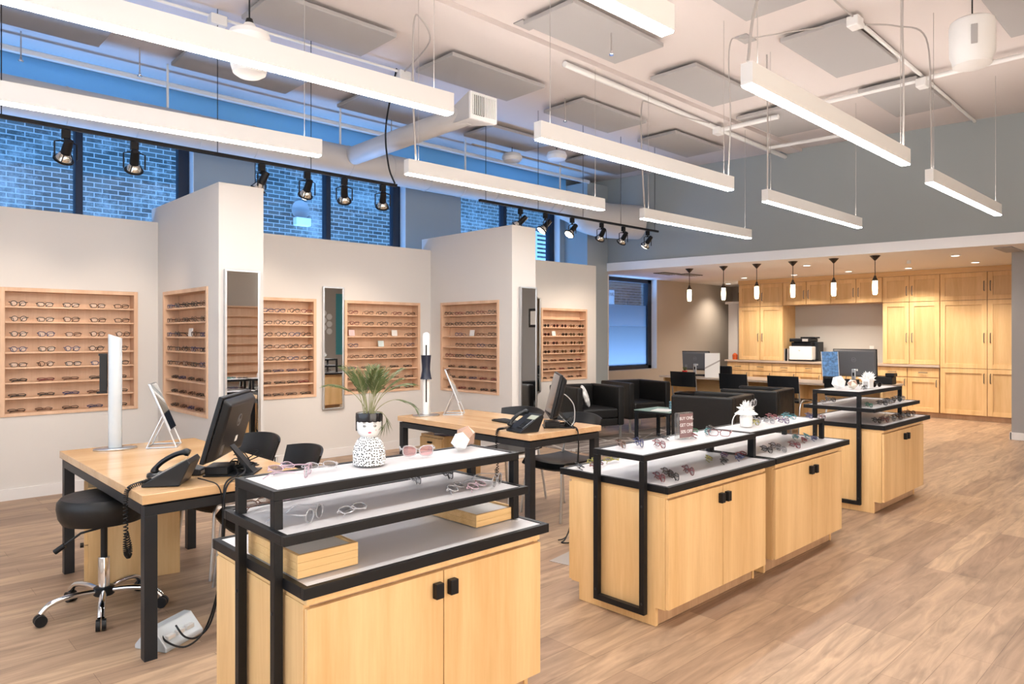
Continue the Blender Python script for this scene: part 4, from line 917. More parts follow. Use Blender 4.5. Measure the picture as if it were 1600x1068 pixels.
# hair: band with scalloped fringe at the front (-y side), longer behind
mb = MB(); n = 60; ro, ri = 0.0495, 0.0468
vs = []; fs = []
for k in range(n):
    a = 2 * PI * k / n; front = -math.sin(a)           # 1 at -y
    low = 0.166 - 0.004 * abs(math.sin(7 * a)) if front > -0.1 else 0.130 - 0.004 * abs(math.sin(7 * a))
    if -0.1 < front < 0.12 : low = 0.140
    for r_, z in ((ri, low), (ro, low + 0.001), (ro + 0.001, 0.18), (ro, 0.1955), (ri - 0.003, 0.196)): vs.append((r_ * math.cos(a), r_ * math.sin(a), z))
for k in range(n):
    for j in range(4): a, b = k * 5 + j, ((k + 1) % n) * 5 + j; fs.append((a, b, b + 1, a + 1))
mb.add(vs, fs); mb.build('hair', M_ceramblk, head, smooth=True)
def on_head(az, z, r=0.0475): a = R(-90 + az); return (r * math.cos(a), r * math.sin(a), z)
def dab(name, m, az, z, w, h, parent, r=0.0472):
    mb = MB(); P = []; N = 14
    for k in range(N):
        a = 2 * PI * k / N; P.append(on_head(az + w * math.cos(a), z + h * math.sin(a), r + 0.0007))
    mb.add([on_head(az, z, r + 0.0012)] + P, [(0, k + 1, (k + 1) % N + 1) for k in range(N)]); mb.build(name, m, parent)
for s_ in (-1, 1):
    dab('eye', M_ceramblk, s_ * 24, 0.150, 7.5, 0.0042, head); dab('eye_white', M_ceram, s_ * 24, 0.150, 5, 0.0027, head, 0.0478); dab('pupil', M_ceramblk, s_ * 24, 0.150, 2.6, 0.0023, head, 0.0486)
    dab('eyebrow', M_ceramblk, s_ * 24, 0.1595, 9, 0.0008, head)
dab('lips', M_lips, 0, 0.126, 8, 0.0030, head, 0.0452)
dab('cheek', mat('blush', (0.85, 0.55, 0.55), 0.4), 30, 0.134, 5, 0.0035, head, 0.0455)
MB().tube([on_head(3, 0.150, 0.048), on_head(4, 0.138, 0.0495), on_head(0, 0.136, 0.049)], 0.0009, 6).build('nose', M_ceram, head)
palm = thing('potted_palm', 'small green parlour palm growing from the woman-shaped vase', 'plant', (vx, vy, vz + 0.186))
MB().lathe([(0.04, -0.001), (0.04, 0.004), (0.02, 0.007), (0.001, 0.008)], 20).build('soil', M_soil, palm)
rnd = random.Random(12)
fl = MB(); st = MB()
def frond(a, lean, L_, droop, nl=13, wscale=1.0, sx=0.0):
    d0 = Vector((math.cos(a), math.sin(a), 0)); p = Vector((d0.x * 0.012 + rnd.uniform(-.008, .008), d0.y * 0.012 + rnd.uniform(-.008, .008), 0.0)); el = R(90) - lean; pts = []
    N = 16
    for i in range(N + 1):
        pts.append(p.copy()); p = p + (d0 * math.cos(el) + Vector((0, 0, 1)) * math.sin(el)) * (L_ / N); el -= droop / N * (1.0 + i / N)
    st.tube([tuple(q) for q in pts], [0.0016 * (1 - 0.7 * i / N) + 0.0003 for i in range(N + 1)], 5)
    side = d0.cross(Vector((0, 0, 1)))
    start = 0.52
    for k in range(nl):
        tt = start + (1 - start) * k / (nl - 1); idx = tt * N; i = min(int(idx), N - 1); q = pts[i].lerp(pts[i + 1], idx - i)
        dr = (pts[i + 1] - pts[i]).normalized(); ll = (0.052 + 0.02 * math.sin(PI * k / (nl - 1))) * wscale * (1.0 - 0.25 * k / nl)
        for sg in (-1, 1):
            dd = (dr * 0.95 + side * sg * 0.5 + Vector((0, 0, -0.18 + rnd.uniform(-.1, .1)))).normalized()
            nrm = dd.cross(dr).normalized(); wv = dd.cross(nrm).normalized() * 0.0022
            m1 = q + dd * ll * 0.45; e = q + dd * ll + Vector((0, 0, -0.006))
            fl.add([tuple(q), tuple(m1 + wv + nrm * 0.0006), tuple(e), tuple(m1 - wv + nrm * 0.0006), tuple(m1 - nrm * 0.0006)], [(0, 1, 2, 3), (0, 4, 1), (1, 4, 2), (2, 4, 3), (3, 4, 0)])
for k in range(17):
    frond(k * 2.399 + rnd.uniform(-.2, .2), R(rnd.uniform(2, 17)), rnd.uniform(0.12, 0.20), R(rnd.uniform(10, 38)), 12)
for a, l, L2, dr in ((R(-45), 20, 0.20, 50), (R(135), 22, 0.20, 50), (R(-38), 34, 0.19, 80), (R(-50), 50, 0.11, 150)):
    frond(a, R(l), L2, R(dr), 11)
st.build('stems', M_stem, palm); fl.build('leaves', M_leaf, palm)

# ------------------------------------------------------------------ fitting desks
def desk(lab, x0, x1, y0, y1, topm, group='fitting desks'):
    t = thing('fitting_desk', lab, 'desk', (x0, y0, 0), 0, group); w = x1 - x0; d = y1 - y0
    MB().box(0, w, 0, d, 0.70, 0.742).build('desk_top', topm, t, bevel=0.002)
    s_ = 0.055
    for a in (0.012, w - 0.012 - s_):
        for b in (0.012, d - 0.012 - s_): MB().box(a, a + s_, b, b + s_, 0.0, 0.645).build('leg', M_graysteel, t, bevel=0.002)
    MB().box(0.012, w - 0.012, 0.012, 0.067, 0.645, 0.69).box(0.012, w - 0.012, d - 0.067, d - 0.012, 0.645, 0.69).box(0.012, 0.067, 0.067, d - 0.067, 0.645, 0.69).box(w - 0.067, w - 0.012, 0.067, d - 0.067, 0.645, 0.69).build('apron', M_graysteel, t, bevel=0.002)
    MB().box(0.03, w - 0.03, 0.03, d - 0.03, 0.69, 0.6995).build('shadow_gap', M_blk, t)
    return t
desk('maple fitting desk at the left with the black stool', 0.945, 1.74, 3.353, 5.0, M_desk)
desk('maple fitting desk in the middle behind the nearest counter', 3.50, 4.29, 3.49, 5.13, M_desk2)
def pedestal(lab, loc, rz, w, d, h, side=1):
    """front (drawers) faces -x; w along x, d along y (toward +y)"""
    t = thing('drawer_pedestal', lab, 'drawer unit', loc, rz)
    MB().box(0.02, w, 0, d, 0.0, h).build('body', M_maple, t, bevel=0.001)
    zs = [0.02, h * 0.42, h * 0.72, h - 0.02]
    for a, b in zip(zs[:-1], zs[1:]):
        dr = MB().box(0, 0.0195, 0.01, d - 0.01, a + 0.002, b - 0.002).build('drawer', M_maple, t, bevel=0.001)
        MB().box(-0.02, -0.001, d * 0.42, d * 0.58, b - 0.05, b - 0.035).build('handle', M_blk, dr, bevel=0.002)
    return t
pedestal('maple drawer pedestal under the left desk', (0.99, 4.60, 0.0), R(-12), 0.50, 0.38, 0.57)
pedestal('maple drawer pedestal under the middle desk', (3.72, 4.78, 0.0), 0, 0.44, 0.33, 0.57)
def folder(lab, loc, rz, m):
    t = thing('folder_stack', lab, 'papers', loc, rz)
    for k, (c, dx) in enumerate(((m, 0), (M_card, 0.01), (m, -0.008))): MB().box(-0.15 + dx, 0.15 + dx, -0.11, 0.11, 0.0005 + k * 0.009, 0.0085 + k * 0.009).build('folder', c, t)
folder('stack of blue-grey folders on the left pedestal', (1.20, 4.72, 0.571), 0.0, mat('slate_folder', (0.16, 0.18, 0.24), 0.5))
folder('dark violet papers on the middle pedestal', (3.92, 4.87, 0.571), 0.35, mat('violet_paper', (0.12, 0.10, 0.18), 0.3))

# measuring columns
def measuring_column(lab, x, y, kind):
    t = thing('measuring_column', lab, 'measuring device', (x, y, 0.743), R(-15))
    MB().lathe([(0.118, 0), (0.12, 0.003), (0.12, 0.007), (0.116, 0.009)], 48, sx=1.0, sy=0.62 if kind == 1 else 0.75).build('base_plate', M_silver, t, smooth=True)
    H = 0.70
    if kind == 1:
        mb = MB(); prof = [(0.038 * math.cos(2 * PI * k / 24), 0.018 * math.sin(2 * PI * k / 24)) for k in range(24)]
        mb.add([(a, b, 0.010) for a, b in prof] + [(a, b, H - 0.012 * (a / 0.034)) for a, b in prof], [tuple(range(23, -1, -1)), tuple(range(24, 48))] + [(i, (i + 1) % 24, 24 + (i + 1) % 24, 24 + i) for i in range(24)])
        mb.build('column', M_silverp, t, smooth=True)
        d = thing('x', '', 'x'); bpy.data.objects.remove(d)
        c = MB().box(-0.085, -0.042, 0.01, 0.05, 0.355, 0.585).build('camera_head', M_plast, t, bevel=0.006)
        MB().box(-0.09, -0.042, 0.01, 0.03, 0.578, 0.592).box(-0.1, -0.042, 0.01, 0.03, 0.345, 0.358).build('bracket', M_plast, c, bevel=0.003)
    else:
        MB().lathe([(0.031, 0.010), (0.031, H), (0.026, H + 0.02), (0.012, H + 0.03)], 28).build('column', M_ceram, t, smooth=True)
        MB().box(-0.006, 0.006, -0.0335, -0.029, 0.12, 0.62).build('slot', M_plast, t, rot=R(-18))
        MB().lathe([(0.052, 0.32), (0.045, 0.34), (0.036, 0.40), (0.037, 0.44), (0.044, 0.52), (0.045, 0.53), (0.0, 0.53)], 32).build('camera_head', mat('navy_plastic', (0.012, 0.016, 0.035), 0.3), t, smooth=True)
measuring_column('silver measuring column standing on the left desk', 1.21, 4.84, 1)
measuring_column('white measuring column with navy hourglass head on the middle desk', 3.69, 4.97, 2)
# tilted table mirrors on wire stands
def table_mirror(lab, x, y, rz):
    t = thing('table_mirror', lab, 'mirror', (x, y, 0.743), rz)
    MB().tube([(-0.07, -0.09, 0.004), (0.10, -0.09, 0.004), (0.10, 0.09, 0.004), (-0.07, 0.09, 0.004)], 0.0045, 8, closed=True).build('base_loop', M_silver, t, smooth=True)
    for s_ in (-1, 1): MB().tube([(-0.068, s_ * 0.088, 0.006), (0.02, s_ * 0.088, 0.20)], 0.0045, 8).tube([(0.098, s_ * 0.088, 0.006), (0.02, s_ * 0.088, 0.20)], 0.0045, 8).build('strut', M_silver, t)
    T = Matrix.Translation((0.005, 0, 0.255)) @ Matrix.Rotation(R(-22), 4, 'Y')
    mb = MB(); mb.T = T; mb.box(-0.006, 0.006, -0.105, 0.105, -0.16, 0.16); mb.build('mirror_frame', M_silver, t, bevel=0.003)
    mb = MB(); mb.T = T; mb.box(0.0062, 0.0072, -0.098, 0.098, -0.153, 0.153); mb.build('mirror_face', M_mirror, t)
table_mirror('tilted table mirror on a wire stand on the left desk', 1.455, 4.76, R(-27))
table_mirror('tilted table mirror on a wire stand on the middle desk', 3.93, 4.90, R(-46))

# all-in-one computers
def computer(lab, x, y, rz, zt=0.743, scale=1.0, logo='hp', tilt=14, stand='tripod', bodym=None):
    """screen plane spans local x; back faces -y; tilted backward (top toward -y)"""
    t = thing('desktop_computer', lab, 'computer', (x, y, zt), rz)
    W_, H_ = 0.50 * scale, 0.335 * scale
    bodym = bodym or M_plast2
    T = Matrix.Translation((0, 0, 0.085)) @ Matrix.Rotation(R(tilt), 4, 'X')
    def B(mb): mb.T = T; return mb
    sc = B(MB()).box(-W_ / 2, W_ / 2, -0.004, 0.018, 0, H_).build('display_panel', M_plast, t, bevel=0.004)
    B(MB()).box(-W_ / 2 + 0.012, W_ / 2 - 0.012, 0.0185, 0.0195, 0.02, H_ - 0.012).build('screen', mat('dark_screen', (0.01, 0.01, 0.012), 0.08), sc)
    bk = B(MB()).add([(-W_ / 2 + 0.004, -0.0045, 0.004), (W_ / 2 - 0.004, -0.0045, 0.004), (W_ / 2 - 0.004, -0.0045, H_ - 0.004), (-W_ / 2 + 0.004, -0.0045, H_ - 0.004),
                 (-W_ / 2 + 0.03, -0.045, 0.03), (W_ / 2 - 0.03, -0.045, 0.03), (W_ / 2 - 0.03, -0.045, H_ - 0.03), (-W_ / 2 + 0.03, -0.045, H_ - 0.03)],
                [(3, 2, 1, 0), (4, 5, 6, 7), (0, 1, 5, 4), (1, 2, 6, 5), (2, 3, 7, 6), (3, 0, 4, 7)]).build('back_shell', bodym, t, bevel=0.012, segs=3)
    # badge
    q = T @ Vector((0.0, -0.0458, H_ * 0.62)); rt = (R(90 + tilt), 0, 0)
    ring = MB(); ring.tube([(0.030 * math.cos(2 * PI * k / 28), 0.030 * math.sin(2 * PI * k / 28), 0) for k in range(28)], 0.0012, 6, closed=True)
    lm = mat('grey_badge', (0.35, 0.36, 0.38), 0.3, metal=0.6)
    ring.build('badge_ring', lm, bk, loc=q, rot=rt)
    text('badge_letters', logo, 0.034 if len(logo) < 3 else 0.017, lm, bk, q, rt)
    v = B(MB())
    for k in range(4): v.box(-W_ / 2 + 0.06 + k * 0.012, -W_ / 2 + 0.064 + k * 0.012, -0.0462, -0.0452, 0.05, 0.10)
    v.build('vents', lm, bk)
    B(MB()).box(0.02, 0.055, -0.0466, -0.0452, 0.09, 0.12).build('label_sticker', M_card, bk)
    # stand arm behind and foot
    if stand == 'tripod':
        MB().add([(-0.035, -0.06, 0.15), (0.035, -0.06, 0.15), (0.035, -0.045, 0.17), (-0.035, -0.045, 0.17), (-0.04, -0.185, 0.004), (0.04, -0.185, 0.004), (0.04, -0.15, 0.004), (-0.04, -0.15, 0.004)],
                 [(0, 1, 2, 3), (7, 6, 5, 4), (0, 4, 5, 1), (1, 5, 6, 2), (2, 6, 7, 3), (3, 7, 4, 0)]).build('rear_arm', M_plast, t, bevel=0.004)
        MB().box(-0.10, 0.10, -0.19, 0.05, 0.0005, 0.008).build('foot', M_plast, t, bevel=0.003)
        MB().box(-0.10, 0.04, -0.07, 0.04, 0.009, 0.05).build('power_brick', M_plast, t, bevel=0.005)
    else:
        MB().box(-0.03, 0.03, -0.075, -0.047, 0.02, 0.20).build('neck', M_silver, t, bevel=0.008)
        MB().box(-0.012, 0.012, -0.0765, -0.0755, 0.10, 0.15).build('cable_hole', M_plast, t)
        MB().box(-0.11, 0.11, -0.12, 0.09, 0.0005, 0.012).build('foot', M_silver, t, bevel=0.004)
    return t
computer('black all-in-one computer on the left desk, seen from behind', 1.385, 3.63, R(52), scale=1.0, tilt=16)
computer('black all-in-one computer edge-on on the middle desk', 3.93, 3.71, R(48), scale=1.0, tilt=14)
computer('dark grey computer at the left end of the service desk', 10.75, 6.62, R(-82), zt=0.751, logo='DELL', tilt=6, stand='neck', bodym=mat('graphite_shell', (0.13, 0.135, 0.145), 0.35))
computer('dark grey computer at the right end of the service desk', 10.75, 3.97, R(-88), zt=0.751, scale=1.22, logo='DELL', tilt=4, stand='neck', bodym=MATS['graphite_shell'])

# desk phones with coiled cords
def coil(path, r, turns, wire=0.0022):
    P = [Vector(p) for p in smoothpath(path, 14)]; out = []; n = len(P)
    steps = turns * 7
    for i in range(steps):
        u = i / (steps - 1) * (n - 1); k = min(int(u), n - 2); p = P[k].lerp(P[k + 1], u - k); d = (P[k + 1] - P[k]).normalized()
        a = Vector((0, 0, 1)) if abs(d.z) < 0.8 else Vector((1, 0, 0)); e1 = d.cross(a).normalized(); e2 = d.cross(e1)
        an = 2 * PI * i / 7; out.append(tuple(p + e1 * r * math.cos(an) + e2 * r * math.sin(an)))
    return MB().tube(out, wire, 5)
def cordpart(mb, parent):
    M = (Matrix.Translation(parent.location) @ Matrix.Rotation(parent.rotation_euler.z, 4, 'Z')).inverted()
    mb.v = [tuple(M @ Vector(p)) for p in mb.v]; return mb.build('phone_cord', M_blk, parent, smooth=True)
def phone(lab, x, y, rz, cordpath):
    t = thing('desk_phone', lab, 'telephone', (x, y, 0.743), rz)
    # wedge: low toward -y (user side), high at +y
    MB().extr([(-0.11, 0.0005), (0.055, 0.0005), (0.105, 0.105), (0.09, 0.125), (-0.11, 0.012)], -0.09, 0.09).build('base', M_plast2, t, bevel=0.004)
    sl = math.atan2(0.113, 0.20)
    T = Matrix.Translation((0, -0.01, 0.0705)) @ Matrix.Rotation(sl, 4, 'X')
    mb = MB(); mb.T = T; mb.box(-0.005, 0.085, 0.035, 0.085, 0.001, 0.004); mb.build('display', mat('phone_display', (0.35, 0.37, 0.30), 0.3), t)
    for r_ in range(4):
        for c in range(3):
            mb = MB(); mb.T = T; mb.box(0.002 + c * 0.022, 0.018 + c * 0.022, -0.075 + r_ * 0.022, -0.061 + r_ * 0.022, 0.001, 0.005); mb.build('key', M_graysteel, t)
    mb = MB(); mb.T = T; mb.box(0.07, 0.076, -0.08, 0.03, 0.001, 0.0035); mb.build('strip', M_silver, t)
    mb = MB(); mb.T = T
    mb.tube(smoothpath([(-0.058, -0.09, 0.018), (-0.058, -0.075, 0.034), (-0.058, -0.03, 0.046), (-0.058, 0.03, 0.046), (-0.058, 0.075, 0.034), (-0.058, 0.092, 0.018)], 4), [0.022, 0.024, 0.026, 0.022, 0.018, 0.016, 0.016, 0.016, 0.016, 0.016, 0.016, 0.016, 0.016, 0.016, 0.016, 0.018, 0.022, 0.026, 0.024, 0.023, 0.022][:21], 12, flat=(0.75, 1.0))
    mb.build('handset', M_plast, t, smooth=True)
    return t
PH1 = phone('black desk phone near the front edge of the left desk', 1.13, 3.54, R(236), None)
cordpart(coil([(1.035, 3.52, 0.775), (0.99, 3.53, 0.765), (0.935, 3.53, 0.745), (0.925, 3.53, 0.68), (0.925, 3.525, 0.55), (0.92, 3.51, 0.47), (0.935, 3.52, 0.44), (0.945, 3.54, 0.47), (0.932, 3.545, 0.54)], 0.009, 62, 0.0028), PH1)
PH2 = phone('black desk phone on the middle desk beside the keyboard', 3.62, 3.66, R(262), None)
cordpart(coil([(3.555, 3.74, 0.775), (3.52, 3.79, 0.76), (3.485, 3.82, 0.74), (3.48, 3.82, 0.62), (3.48, 3.81, 0.50), (3.475, 3.80, 0.36), (3.49, 3.81, 0.32), (3.495, 3.83, 0.36), (3.485, 3.835, 0.46)], 0.008, 62, 0.003), PH2)
mb = MB().lathe([(0.030, 0), (0.034, 0.006), (0.032, 0.02), (0.018, 0.032), (0.002, 0.035)], 20, sx=1.0, sy=1.7)
tag(mb.build('computer_mouse', M_plast2, smooth=True, loc=(1.115, 3.72, 0.7425), rot=R(30)), 'black computer mouse behind the phone on the left desk', 'mouse')
t = thing('keyboard', 'black keyboard on the middle desk behind the phone', 'keyboard', (3.88, 4.08, 0.743), R(80))
MB().box(-0.2, 0.2, -0.065, 0.065, 0.0005, 0.012).build('body', M_plast, t, bevel=0.003)
mb = MB()
for r_ in range(5):
    for c in range(18): mb.box(-0.19 + c * 0.0212, -0.173 + c * 0.0212, -0.056 + r_ * 0.023, -0.038 + r_ * 0.023, 0.0125, 0.017)
mb.build('keycaps', M_graysteel, t)
t = thing('card_terminal', 'small dark card terminal behind the phone on the left desk', 'terminal', (1.27, 3.70, 0.743), R(50))
MB().extr([(-0.06, 0.0005), (0.06, 0.0005), (0.06, 0.06), (-0.06, 0.03)], -0.045, 0.045).build('body', M_graysteel, t, bevel=0.005)
MB().box(-0.03, 0.03, -0.062, -0.0605, 0.006, 0.02).build('label_plate', M_silver, t)

# cables
cord('power_cable', [(1.46, 3.55, 0.80), (1.45, 3.47, 0.765), (1.31, 3.335, 0.735), (1.285, 3.31, 0.60), (1.27, 3.30, 0.35), (1.235, 3.33, 0.12), (1.19, 3.38, 0.04), (1.14, 3.40, 0.05), (1.12, 3.46, 0.09)], 0.0045, M_blk, 'black cable running from the left computer down to the floor power box', 'cable')
cord('power_cable', [(1.44, 3.60, 0.78), (1.41, 3.46, 0.76), (1.30, 3.34, 0.735), (1.29, 3.315, 0.55), (1.265, 3.31, 0.30), (1.22, 3.36, 0.08), (1.13, 3.36, 0.02), (1.06, 3.42, 0.05), (1.06, 3.48, 0.09)], 0.0045, M_blk, 'second black cable looping to the left end of the floor power box', 'cable')
cord('phone_cable', [(1.22, 3.46, 0.765), (1.24, 3.40, 0.76), (1.27, 3.34, 0.74), (1.285, 3.33, 0.66), (1.28, 3.32, 0.5)], 0.003, M_blk, 'thin phone cable curling off the left desk front', 'cable')
cord('power_cable', [(4.02, 3.62, 0.80), (4.0, 3.53, 0.76), (3.985, 3.465, 0.72), (3.97, 3.45, 0.5), (3.92, 3.42, 0.25), (3.80, 3.36, 0.10), (3.66, 3.30, 0.02), (3.60, 3.28, 0.01), (3.64, 3.24, 0.01), (3.70, 3.28, 0.012)], 0.005, M_blk, 'black cable dropping from the middle desk to a loop on the floor', 'cable')
cord('power_cable', [(3.97, 3.58, 0.79), (3.98, 3.52, 0.75), (3.995, 3.47, 0.70), (3.96, 3.455, 0.45), (3.88, 3.40, 0.22), (3.76, 3.36, 0.04), (3.68, 3.33, 0.012), (3.62, 3.33, 0.012)], 0.004, M_blk, 'second cable beside the loop under the middle desk', 'cable')
cord('power_cable', [(3.99, 3.55, 0.76), (3.96, 3.70, 0.90), (3.99, 3.64, 1.0), (4.06, 3.58, 0.92), (4.04, 3.55, 0.80), (3.98, 3.53, 0.76)], 0.004, mat('grey_cable', (0.45, 0.45, 0.45), 0.4), 'grey cable bundle arching behind the middle computer', 'cable')
# cable tangles behind the two computers
def tangle(lab, x, y, z, seed, m, r_=0.0028):
    rd = random.Random(seed); mb = MB()
    for k in range(6):
        pts = [(x + rd.uniform(-.07, .07), y + rd.uniform(-.05, .05), z + rd.uniform(0.006, 0.03))]
        for j in range(5): pts.append((x + rd.uniform(-.08, .08), y + rd.uniform(-.06, .06), z + rd.uniform(0.008, 0.11 if k % 2 else 0.035)))
        mb.tube(smoothpath(pts, 7), r_, 6)
    o = mb.build('cable_tangle', m, smooth=True); o['kind'] = 'stuff'; return tag(o, lab, 'cables')
tangle('tangle of black cables behind the left computer', 1.50, 3.60, 0.743, 2, M_blk)
tangle('tangle of black cables behind the middle computer', 4.01, 3.62, 0.743, 5, M_blk)
# floor power box
t = thing('floor_power_box', 'grey wedge-shaped power box on the floor by the left desk leg', 'power box', (1.115, 3.53, 0.0), R(30))
MB().extr([(-0.09, 0.0), (0.09, 0.0), (0.09, 0.02), (0.02, 0.10), (-0.02, 0.10), (-0.09, 0.02)], -0.12, 0.12).build('housing', M_silverp, t, bevel=0.006)
mb = MB()
for k in range(3): mb.box(-0.09 + k * 0.06, -0.045 + k * 0.06, -0.075, -0.05, 0.045, 0.062)
mb.build('socket_plates', M_card, t)
t = thing('floor_mat', 'small clear plastic sheet on the floor beside the nearest counter', 'mat', (3.42, 3.02, 0.0), R(10))
MB().box(-0.14, 0.14, -0.09, 0.09, 0.0005, 0.003).build('sheet', M_frost2 if False else mat('grey_sheet', (0.33, 0.29, 0.26), 0.4), t)

# ------------------------------------------------------------------ stool
st_ = thing('swivel_stool', 'black round swivel stool with chrome star base', 'stool', (0.985, 4.15, 0.0), R(-106))
MB().lathe([(0.165, 0.475), (0.19, 0.48), (0.207, 0.51), (0.215, 0.56), (0.212, 0.59), (0.195, 0.61), (0.15, 0.617), (0.001, 0.619)], 48).build('seat', M_leather, st_, smooth=True)
MB().lathe([(0.028, 0.10), (0.028, 0.28), (0.026, 0.285)], 20).build('outer_tube', M_chrome, st_, smooth=True)
MB().lathe([(0.016, 0.285), (0.016, 0.45), (0.06, 0.46), (0.06, 0.474)], 20).build('gas_lift', M_plast, st_, smooth=True)
MB().tube([(0, 0, 0.44), (-0.03, -0.10, 0.42), (-0.07, -0.17, 0.36)], 0.006, 8).tube([(-0.068, -0.165, 0.362), (-0.088, -0.205, 0.33)], 0.014, 10).build('lever', M_plast, st_, smooth=True, rot=R(16))
MB().lathe([(0.045, 0.085), (0.05, 0.09), (0.05, 0.125), (0.04, 0.13)], 20).build('hub', M_plast, st_, smooth=True)
for k in range(5):
    a = k * 2 * PI / 5; c, s_ = math.cos(a), math.sin(a)
    lg = MB().tube(smoothpath([(0.04 * c, 0.04 * s_, 0.11), (0.14 * c, 0.14 * s_, 0.115), (0.24 * c, 0.24 * s_, 0.10), (0.285 * c, 0.285 * s_, 0.062)], 5), 0.017, 12, flat=(0.8, 1.0)).build('leg', M_chrome, st_, smooth=True)
    cs = MB()
    px, py_ = 0.285 * c, 0.285 * s_; tx, ty = -s_, c
    for g_ in (-1, 1): cs.tube([(px + tx * 0.004 * g_, py_ + ty * 0.004 * g_, 0.0285), (px + tx * 0.022 * g_, py_ + ty * 0.022 * g_, 0.0285)], 0.028, 20)
    cs.build('caster', M_plast, lg, smooth=True)

# ------------------------------------------------------------------ guest chairs (curved black shell)
def guest_chair(lab, x, y, rz):
    """faces -x at rz = 0"""
    t = thing('guest_chair', lab, 'chair', (x, y, 0), rz, 'black shell guest chairs')
    mb = MB(); n = 14; N2 = 12; vs = []
    def seat_pt(u, v, off=0):
        xx = -0.23 + 0.46 * u; yy = (-0.235 + 0.47 * v) * (1.0 - 0.12 * u)
        z = 0.445 + 0.016 * (2 * v - 1) ** 2 - 0.012 * math.sin(PI * u) - (0.05 * (1 - u / 0.12) ** 2 if u < 0.12 else 0)
        return (xx, yy, z - off)
    for off in (0, 0.012):
        for i in range(n + 1):
            for j in range(N2 + 1): vs.append(seat_pt(i / n, j / N2, off))
    K = N2 + 1; base_ = (n + 1) * K; fs = []
    for i in range(n):
        for j in range(N2):
            a = i * K + j; fs += [(a, a + K, a + K + 1, a + 1), (base_ + a, base_ + a + 1, base_ + a + K + 1, base_ + a + K)]
    def rimf(idx):
        for a, b in zip(idx[:-1], idx[1:]): fs.append((a, b, base_ + b, base_ + a))
    rimf([i * K for i in range(n + 1)][::-1]); rimf([i * K + N2 for i in range(n + 1)]); rimf(list(range(K))); rimf([n * K + j for j in range(K)][::-1])
    mb.add(vs, fs); mb.build('seat', M_plast, t, smooth=True)
    mb = MB(); vs = []; fs = []; n = 8; N2 = 16
    for off in (0, 0.012):
        for i in range(n + 1):
            for j in range(N2 + 1):
                u = i / n; v = 2 * j / N2 - 1
                z = 0.60 + 0.20 * u - 0.025 * u * v * v; x_ = 0.225 + 0.055 * u - 0.085 * v * v + off; yy = v * (0.225 + 0.03 * u)
                vs.append((x_, yy, z))
    K = N2 + 1; base_ = (n + 1) * K
    for i in range(n):
        for j in range(N2):
            a = i * K + j; fs += [(a, a + 1, a + K + 1, a + K), (base_ + a, base_ + a + K, base_ + a + K + 1, base_ + a + 1)]
    def rimf2(idx):
        for a, b in zip(idx[:-1], idx[1:]): fs.append((a, b, base_ + b, base_ + a))
    rimf2([i * K for i in range(n + 1)]); rimf2([i * K + N2 for i in range(n + 1)][::-1]); rimf2(list(range(K))[::-1]); rimf2([n * K + j for j in range(K)])
    mb.add(vs, fs); mb.build('backrest', M_plast, t, smooth=True)
    for s_ in (-1, 1):
        MB().tube(smoothpath([(-0.24, s_ * 0.235, 0.0), (-0.215, s_ * 0.22, 0.22), (-0.19, s_ * 0.20, 0.415), (-0.12, s_ * 0.19, 0.425), (0.05, s_ * 0.19, 0.425)], 4), 0.0105, 10).build('leg', M_silver, t, smooth=True)
        MB().tube(smoothpath([(0.25, s_ * 0.235, 0.0), (0.22, s_ * 0.22, 0.22), (0.19, s_ * 0.20, 0.42), (0.215, s_ * 0.175, 0.55), (0.232, s_ * 0.16, 0.66)], 4), 0.0105, 10).build('leg', M_silver, t, smooth=True)
    return t
guest_chair('black guest chair behind the left desk, the one nearer the wall', 1.77, 4.47, R(6))
guest_chair('black guest chair behind the left desk, nearer the dotted vase', 1.745, 3.84, R(-6))
guest_chair('black guest chair at the middle desk, nearer the display wall', 4.23, 4.50, R(4))
guest_chair('black guest chair at the middle desk, nearer the counters', 4.23, 3.85, R(-4))

# ------------------------------------------------------------------ lounge: armchairs, table, rug
def armchair(lab, x, y, rz):
    """faces -y at rz=0; 0.78 wide, 0.74 deep"""
    t = thing('tub_armchair', lab, 'armchair', (x, y, 0), rz, 'black leather armchairs')
    W_, D_2, H_ = 0.39, 0.37, 0.74
    for s_ in (-1, 1): MB().box(s_ * W_, s_ * (W_ - 0.095), -D_2, D_2, 0.20, H_).build('arm', M_leather, t, bevel=0.022, segs=3)
    MB().box(-W_ + 0.096, W_ - 0.096, D_2 - 0.11, D_2, 0.20, H_).build('back', M_leather, t, bevel=0.02, segs=3)
    MB().box(-W_ + 0.098, W_ - 0.098, -D_2 + 0.02, D_2 - 0.115, 0.20, 0.30).build('base', M_leather, t, bevel=0.01)
    MB().box(-W_ + 0.10, W_ - 0.10, -D_2 + 0.005, D_2 - 0.117, 0.305, 0.44).build('seat_cushion', M_leather, t, bevel=0.03, segs=4)
    for a in (-1, 1):
        for b in (-1, 1): MB().box(a * (W_ - 0.03), a * (W_ - 0.055), b * (D_2 - 0.03), b * (D_2 - 0.055), 0.003, 0.1995).build('leg', M_silver, t)
    return t
armchair('black leather armchair holding a white patterned cushion', 7.56, 6.42, R(-16))
armchair('black leather armchair next to the office window', 8.84, 6.52, R(-16))
armchair('black leather armchair seen from behind, nearest the sale sign', 7.52, 4.40, R(189))
armchair('black leather armchair seen from behind, beside the service desk chairs', 8.82, 4.50, R(189))
cu = MB(); cu.box(-0.19, 0.19, -0.19, 0.19, -0.05, 0.05)
o = cu.build('cushion', mat('white_patterned_fabric', (0.68, 0.68, 0.67), 0.9, var=0.35, vscale=18, noise_detail=0), subsurf=3)
o.location = (7.43, 6.33, 0.60); o.rotation_euler = (R(70), R(18), R(30))
tag(o, 'white patterned cushion on the left armchair', 'cushion')
